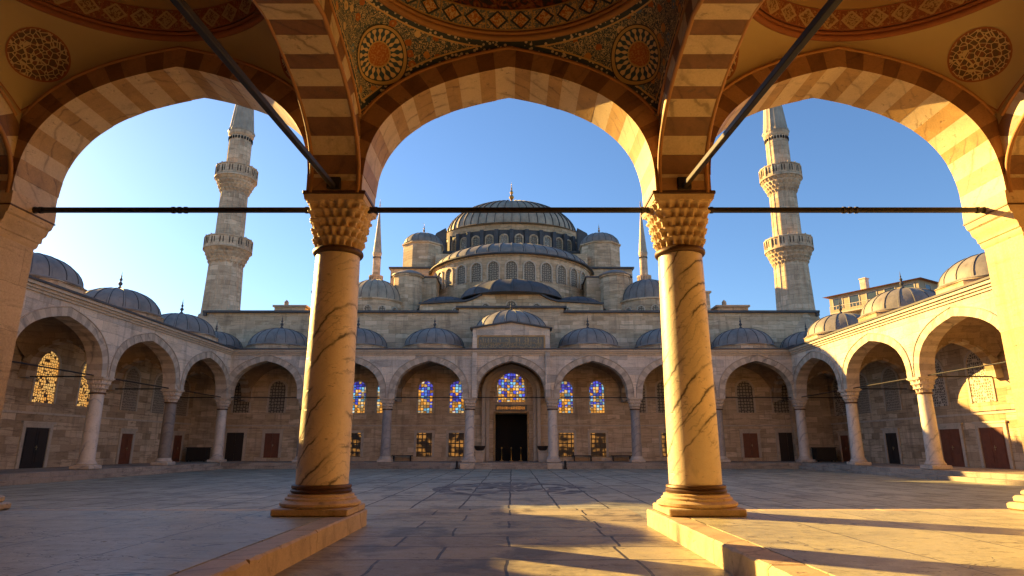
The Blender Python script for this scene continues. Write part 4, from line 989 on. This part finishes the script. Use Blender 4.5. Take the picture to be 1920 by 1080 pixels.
# ------------------------------------------------------------------ minarets
def minaret(x, y, label, sc=1.0, z_off=0):
    r = empty('minaret', (x, y, 0)); tag(r, label, 'minaret', 'minarets of the mosque')
    n = 16
    def fl(prof):                                     # shaft with raised corner ribs
        q = MB(); rows = []
        for rr, z in prof:
            row = []
            for j in range(n):
                for f, e in ((0, 1.0), (.12, 1.0), (.2, .965), (.5, .955), (.8, .965), (.88, 1.0)):
                    a = 2 * PI * (j + f) / n; row.append((rr * e * math.cos(a), rr * e * math.sin(a), z))
            rows.append(row)
        q.grid(rows, 0, True); return q
    q = MB(); q.box(-2.2, 2.2, -2.2, 2.2, 0, 9.3, bev=.06); q.lathe([(2.7, 9.3), (2.3, 10.2), (1.75, 12.2)], 8, cap=False); q.build('base', 'minaret', r)
    fl([(1.60, 11.5), (1.50, 13), (1.36, 17.4)]).build('lower_shaft', 'minaret', r)
    fl([(1.19, 18.0), (1.12, 23.7)]).build('middle_shaft', 'minaret', r)
    fl([(1.0, 24.3), (.96, 29.2)]).build('upper_shaft', 'minaret', r)
    def balcony(z0, z1, r0, r1):
        b = MB(); H = z1 - z0; rows = []
        N = 96
        for ti in range(4):
            for f in (0, .3, .7, 1):
                q = (ti + (1 if f > .6 else 0)) / 4; row = []
                for j in range(N):
                    a = 2 * PI * j / N; nic = abs(math.sin(a * 12 + (PI / 2 if ti % 2 else 0)))
                    rr = r0 + (r1 - r0) * q - .16 * (1 - nic) * math.sin(PI * min(1, f * 1.1) * .95) - (.07 if f == 0 else 0)
                    row.append((rr * math.cos(a), rr * math.sin(a), z0 + H * .55 * (ti + f) / 4))
                rows.append(row)
        rows += [[((r1 + e) * math.cos(2 * PI * j / N), (r1 + e) * math.sin(2 * PI * j / N), z) for j in range(N)] for e, z in ((.08, z0 + H * .55), (.08, z0 + H * .60), (0, z0 + H * .62), (0, z0 + H * .62))]
        b.grid(rows, 0, True); o = b.build('balcony', 'minaret', r, smooth=30)
        b = MB(); b.lathe([(r1, z0 + H * .62), (r1, z1 - .1), (r1 + .06, z1 - .1), (r1 + .06, z1), (r1 - .14, z1), (r1 - .14, z0 + H * .62)], 32)
        for j in range(16):
            a = 2 * PI * j / 16; b.tube(((r1 + .02) * math.cos(a), (r1 + .02) * math.sin(a), z0 + H * .6), ((r1 + .02) * math.cos(a), (r1 + .02) * math.sin(a), z1 + .07), .06, 6)
        for j in range(48):
            a = 2 * PI * (j + .5) / 48; c, s_ = math.cos(a), math.sin(a)
            if j % 3 != 2: b.tube(((r1 + .01) * c, (r1 + .01) * s_, z0 + H * .7), ((r1 + .01) * c, (r1 + .01) * s_, z1 - .2), .035, 4, 1)
        b.build('parapet', ['minaret', 'dark'], o)
    balcony(16.6, 19.0, 1.38, 1.9); balcony(23.2, 25.7, 1.14, 1.7)
    q = MB(); q.lathe([(.98, 28.8), (1.08, 28.95), (1.1, 29.2), (1.0, 29.25)], 32); 
    for j in range(24):
        a = 2 * PI * j / 24; q.tube((.97 * math.cos(a), .97 * math.sin(a), 28.4), (.99 * math.cos(a), .99 * math.sin(a), 28.65), .07, 6, 1)
    q.build('collar', ['minaret', 'dark'], r)
    q = MB(); rows = []
    for rr, z in ((1.1, 29.2), (1.12, 29.32), (1.0, 29.6), (.52, 34.4), (.02, 39.7)):
        rows.append([(rr * (1.05 if j % 3 == 0 else 1) * math.cos(2 * PI * j / 48), rr * (1.05 if j % 3 == 0 else 1) * math.sin(2 * PI * j / 48), z) for j in range(48)])
    q.grid(rows, 0, True); sp = q.build('spire', 'lead_warm', r, smooth=30)
    finial(39.6, 1.1).build('finial', 'gold', sp, smooth=40)
    return r
mn = minaret(-24.7, 52.2, 'left near minaret with two balconies rising behind the shaded arcade')
for x, y, lb, s in ((24.2, 52.2, 'right near minaret with two balconies, its left side touched by sun', 1), (-22.4, 100, 'slim distant minaret just right of the left column', .93), (21.9, 100, 'slim distant minaret just left of the right column', .93)):
    c = copy_tree(mn, None, (x, y, 0)); c['label'] = lb
    if y > 90:
        c.scale = (.66, .66, 1.12)
        for k in c.children:
            if k.name.startswith('spire'): k.scale.z = .72; k.location.z = 29.2 * .28
# ------------------------------------------------------------------ town buildings
def block(name, label, loc, rz, W, Dp, H, floors, nx, wallm, roofm, balc=True, group='town buildings outside the mosque'):
    r = empty(name, loc, rz); tag(r, label, 'building', group)
    m = MB(); m.box(-W / 2, W / 2, -Dp / 2, Dp / 2, 0, H); m.build('wall', wallm, r)
    m = MB(); e = .7; V = [(-W / 2 - e, -Dp / 2 - e, H), (W / 2 + e, -Dp / 2 - e, H), (W / 2 + e, Dp / 2 + e, H), (-W / 2 - e, Dp / 2 + e, H), (-W / 4, 0, H + 1.1), (W / 4, 0, H + 1.1)]
    m.add(V, [(3, 2, 1, 0), (0, 1, 5, 4), (1, 2, 5), (2, 3, 4, 5), (3, 0, 4)]); rf = m.build('roof', roofm, r)
    q = MB(); q.box(-W * .3, -W * .3 + .9, -.5, .5, H + .6, H + 2.9); q.box(-W * .3 - .1, -W * .3 + 1.0, -.6, .6, H + 2.9, H + 3.05); q.build('chimney', 'wall_pale', rf)
    fh = H / floors; wp = None
    for f_ in range(max(0, floors - 4), floors):
        for i in range(nx):
            x = -W / 2 + W * (i + .5) / nx; z = f_ * fh + fh * .3
            if wp is None: wp = window(r, 0, 0, 1.4, 1.6, 'plainglass', loc=(x, -Dp / 2, z), arched=False, fr=.12)
            else: copy_tree(wp, r, (x, -Dp / 2, z))
        for i in range(max(2, nx // 2)):
            y = -Dp / 2 + Dp * (i + .5) / max(2, nx // 2); copy_tree(wp, r, (-W / 2, y, f_ * fh + fh * .3), -PI / 2); copy_tree(wp, r, (W / 2, y, f_ * fh + fh * .3), PI / 2)
        if balc:
            q = MB(); q.box(-W * .45, W * .1, -Dp / 2 - 1.3, -Dp / 2, f_ * fh, f_ * fh + .18)
            for k in range(14): q.box(-W * .45 + W * .55 * k / 14, -W * .45 + W * .55 * k / 14 + .06, -Dp / 2 - 1.28, -Dp / 2 - 1.22, f_ * fh + .18, f_ * fh + 1.1)
            q.box(-W * .45, W * .1, -Dp / 2 - 1.3, -Dp / 2 - 1.2, f_ * fh + 1.1, f_ * fh + 1.18); q.build('balcony', 'marble_trim', r)
    return r
M['stucco'] = plain('ochre stucco', (.42, .32, .2), .85, sc=.6); M['tiles'] = plain('orange roof tiles', (.42, .16, .06), .8, sc=4); M['stucco2'] = plain('pale stucco', (.5, .46, .4), .85, sc=.6)
block('apartment_or_shade_block', 'tan apartment house with orange eaves above the right arcade', (57, 92, 0), math.radians(-58), 13, 10, 24.0, 8, 5, 'stucco', 'tiles')
block('apartment_or_shade_block', 'pale house with orange roof peeping over the second sunlit dome', (70, 99, 0), math.radians(-58), 10, 8, 23.6, 8, 4, 'stucco2', 'tiles', balc=False)
# tall blocks added out of view on the left to shade the court
for i, (x, y, L_, H_, lb) in enumerate(((-54.6, 64.3, 12, 25, 'lowest of three stepped pale blocks added out of view to shade the court'), (-70.2, 77.5, 20, 34, 'middle one of three stepped pale blocks added out of view to shade the court'), (-81.5, 90.5, 22, 42, 'tallest of three stepped pale blocks added out of view to shade the court'))):
    block('apartment_or_shade_block', lb, (x, y, 0), math.radians(128.7), L_, 5 if i == 0 else 8, H_, H_ // 3, 6, 'stucco2', 'tiles', balc=False)

# ------------------------------------------------------------------ small things by the portal
def planter(x, y, label):
    r = empty('planter', (x, y, PLAT)); tag(r, label, 'planter', 'stone blocks with bowls by the portal')
    m = MB(); m.box(-.32, .32, -.32, .32, 0, .72, bev=.02); m.box(-.37, .37, -.37, .37, .72, .8, bev=.01); m.build('pedestal', 'marble_trim', r)
    m = MB(); m.lathe([(.18, .8), (.3, .86), (.38, 1.0), (.42, 1.14), (.37, 1.14), (.3, 1.02)], 20); m.build('bowl', 'wood_dark', r, smooth=40)
    return r
p = planter(-2.3, YF + .9, 'dark bowl on a stone block left of the mosque door')
q_ = copy_tree(p, None, (2.3, YF + .9, PLAT)); q_['label'] = 'dark bowl on a stone block right of the mosque door'
st = empty('stanchion', (-.75, YH + .15, PLAT)); tag(st, 'brass barrier post at the left of the dark doorway', 'barrier post', 'brass posts in the doorway')
m = MB(); m.lathe([(.16, 0), (.16, .03), (.04, .07), (.025, .12), (.025, .9), (.05, .93), (.06, .98), (.03, 1.04), (.0, 1.06)], 14); m.build('post', 'gold', st, smooth=40)
for x, lb in ((0, 'brass barrier post in the middle of the dark doorway'), (.75, 'brass barrier post at the right of the dark doorway')): c = copy_tree(st, None, (x, YH + .15, PLAT)); c['label'] = lb
bo = empty('bollard', (-3.75, YF - 1.35, 0)); tag(bo, 'small dark bollard at the foot of the steps left of the portal', 'bollard', 'small bollards by the portal steps')
m = MB(); m.lathe([(.13, 0), (.13, .08), (.08, .12), (.08, .42), (.11, .46), (.08, .54), (.0, .58)], 14); m.build('post', 'iron', bo, smooth=40)
c = copy_tree(bo, None, (3.75, YF - 1.35, 0)); c['label'] = 'small dark bollard at the foot of the steps right of the portal'
def cabinet(x, y, w_, label):
    r = empty('cabinet', (x, y, PLAT)); tag(r, label, 'cabinet', 'dark cabinets in the corner bays')
    m = MB(); m.box(-w_ / 2, w_ / 2, -.35, .35, .06, .98, bev=.02); m.build('body', 'wood_dark', r)
    m = MB(); m.box(-w_ / 2 - .04, w_ / 2 + .04, -.39, .39, .98, 1.04); m.build('top', 'iron', r)
    m = MB()
    for a in (-1, 1):
        for b in (-1, 1): m.box(a * (w_ / 2 - .12) - .05, a * (w_ / 2 - .12) + .05, b * .25 - .05, b * .25 + .05, 0, .06)
    m.build('feet', 'iron', r)
cabinet(-23.6, 48.9, 1.5, 'low dark cabinet in the left corner of the arcades'); cabinet(23.6, 48.9, 1.5, 'low dark cabinet in the right corner of the arcades')

def bench(x, y, label):
    r = empty('bench', (x, y, PLAT)); tag(r, label, 'bench', 'low benches along the hall wall')
    m = MB(); m.box(-.8, .8, -.2, .2, .38, .44, bev=.01); m.build('seat', 'wood_dark', r)
    for k in (-.65, .65):
        m = MB(); m.box(k - .04, k + .04, -.17, .17, 0, .38); m.build('leg', 'iron', r)
for x, lb in ((-8.4, 'low bench between the second and third grille windows left of the door'), (8.5, 'low bench just right of the outer grille window on the right of the door'), (-14.6, 'low bench by the hall wall behind the left column'), (5.5, 'low bench between the two grille windows right of the door')):
    bench(x, YH - .45, lb)
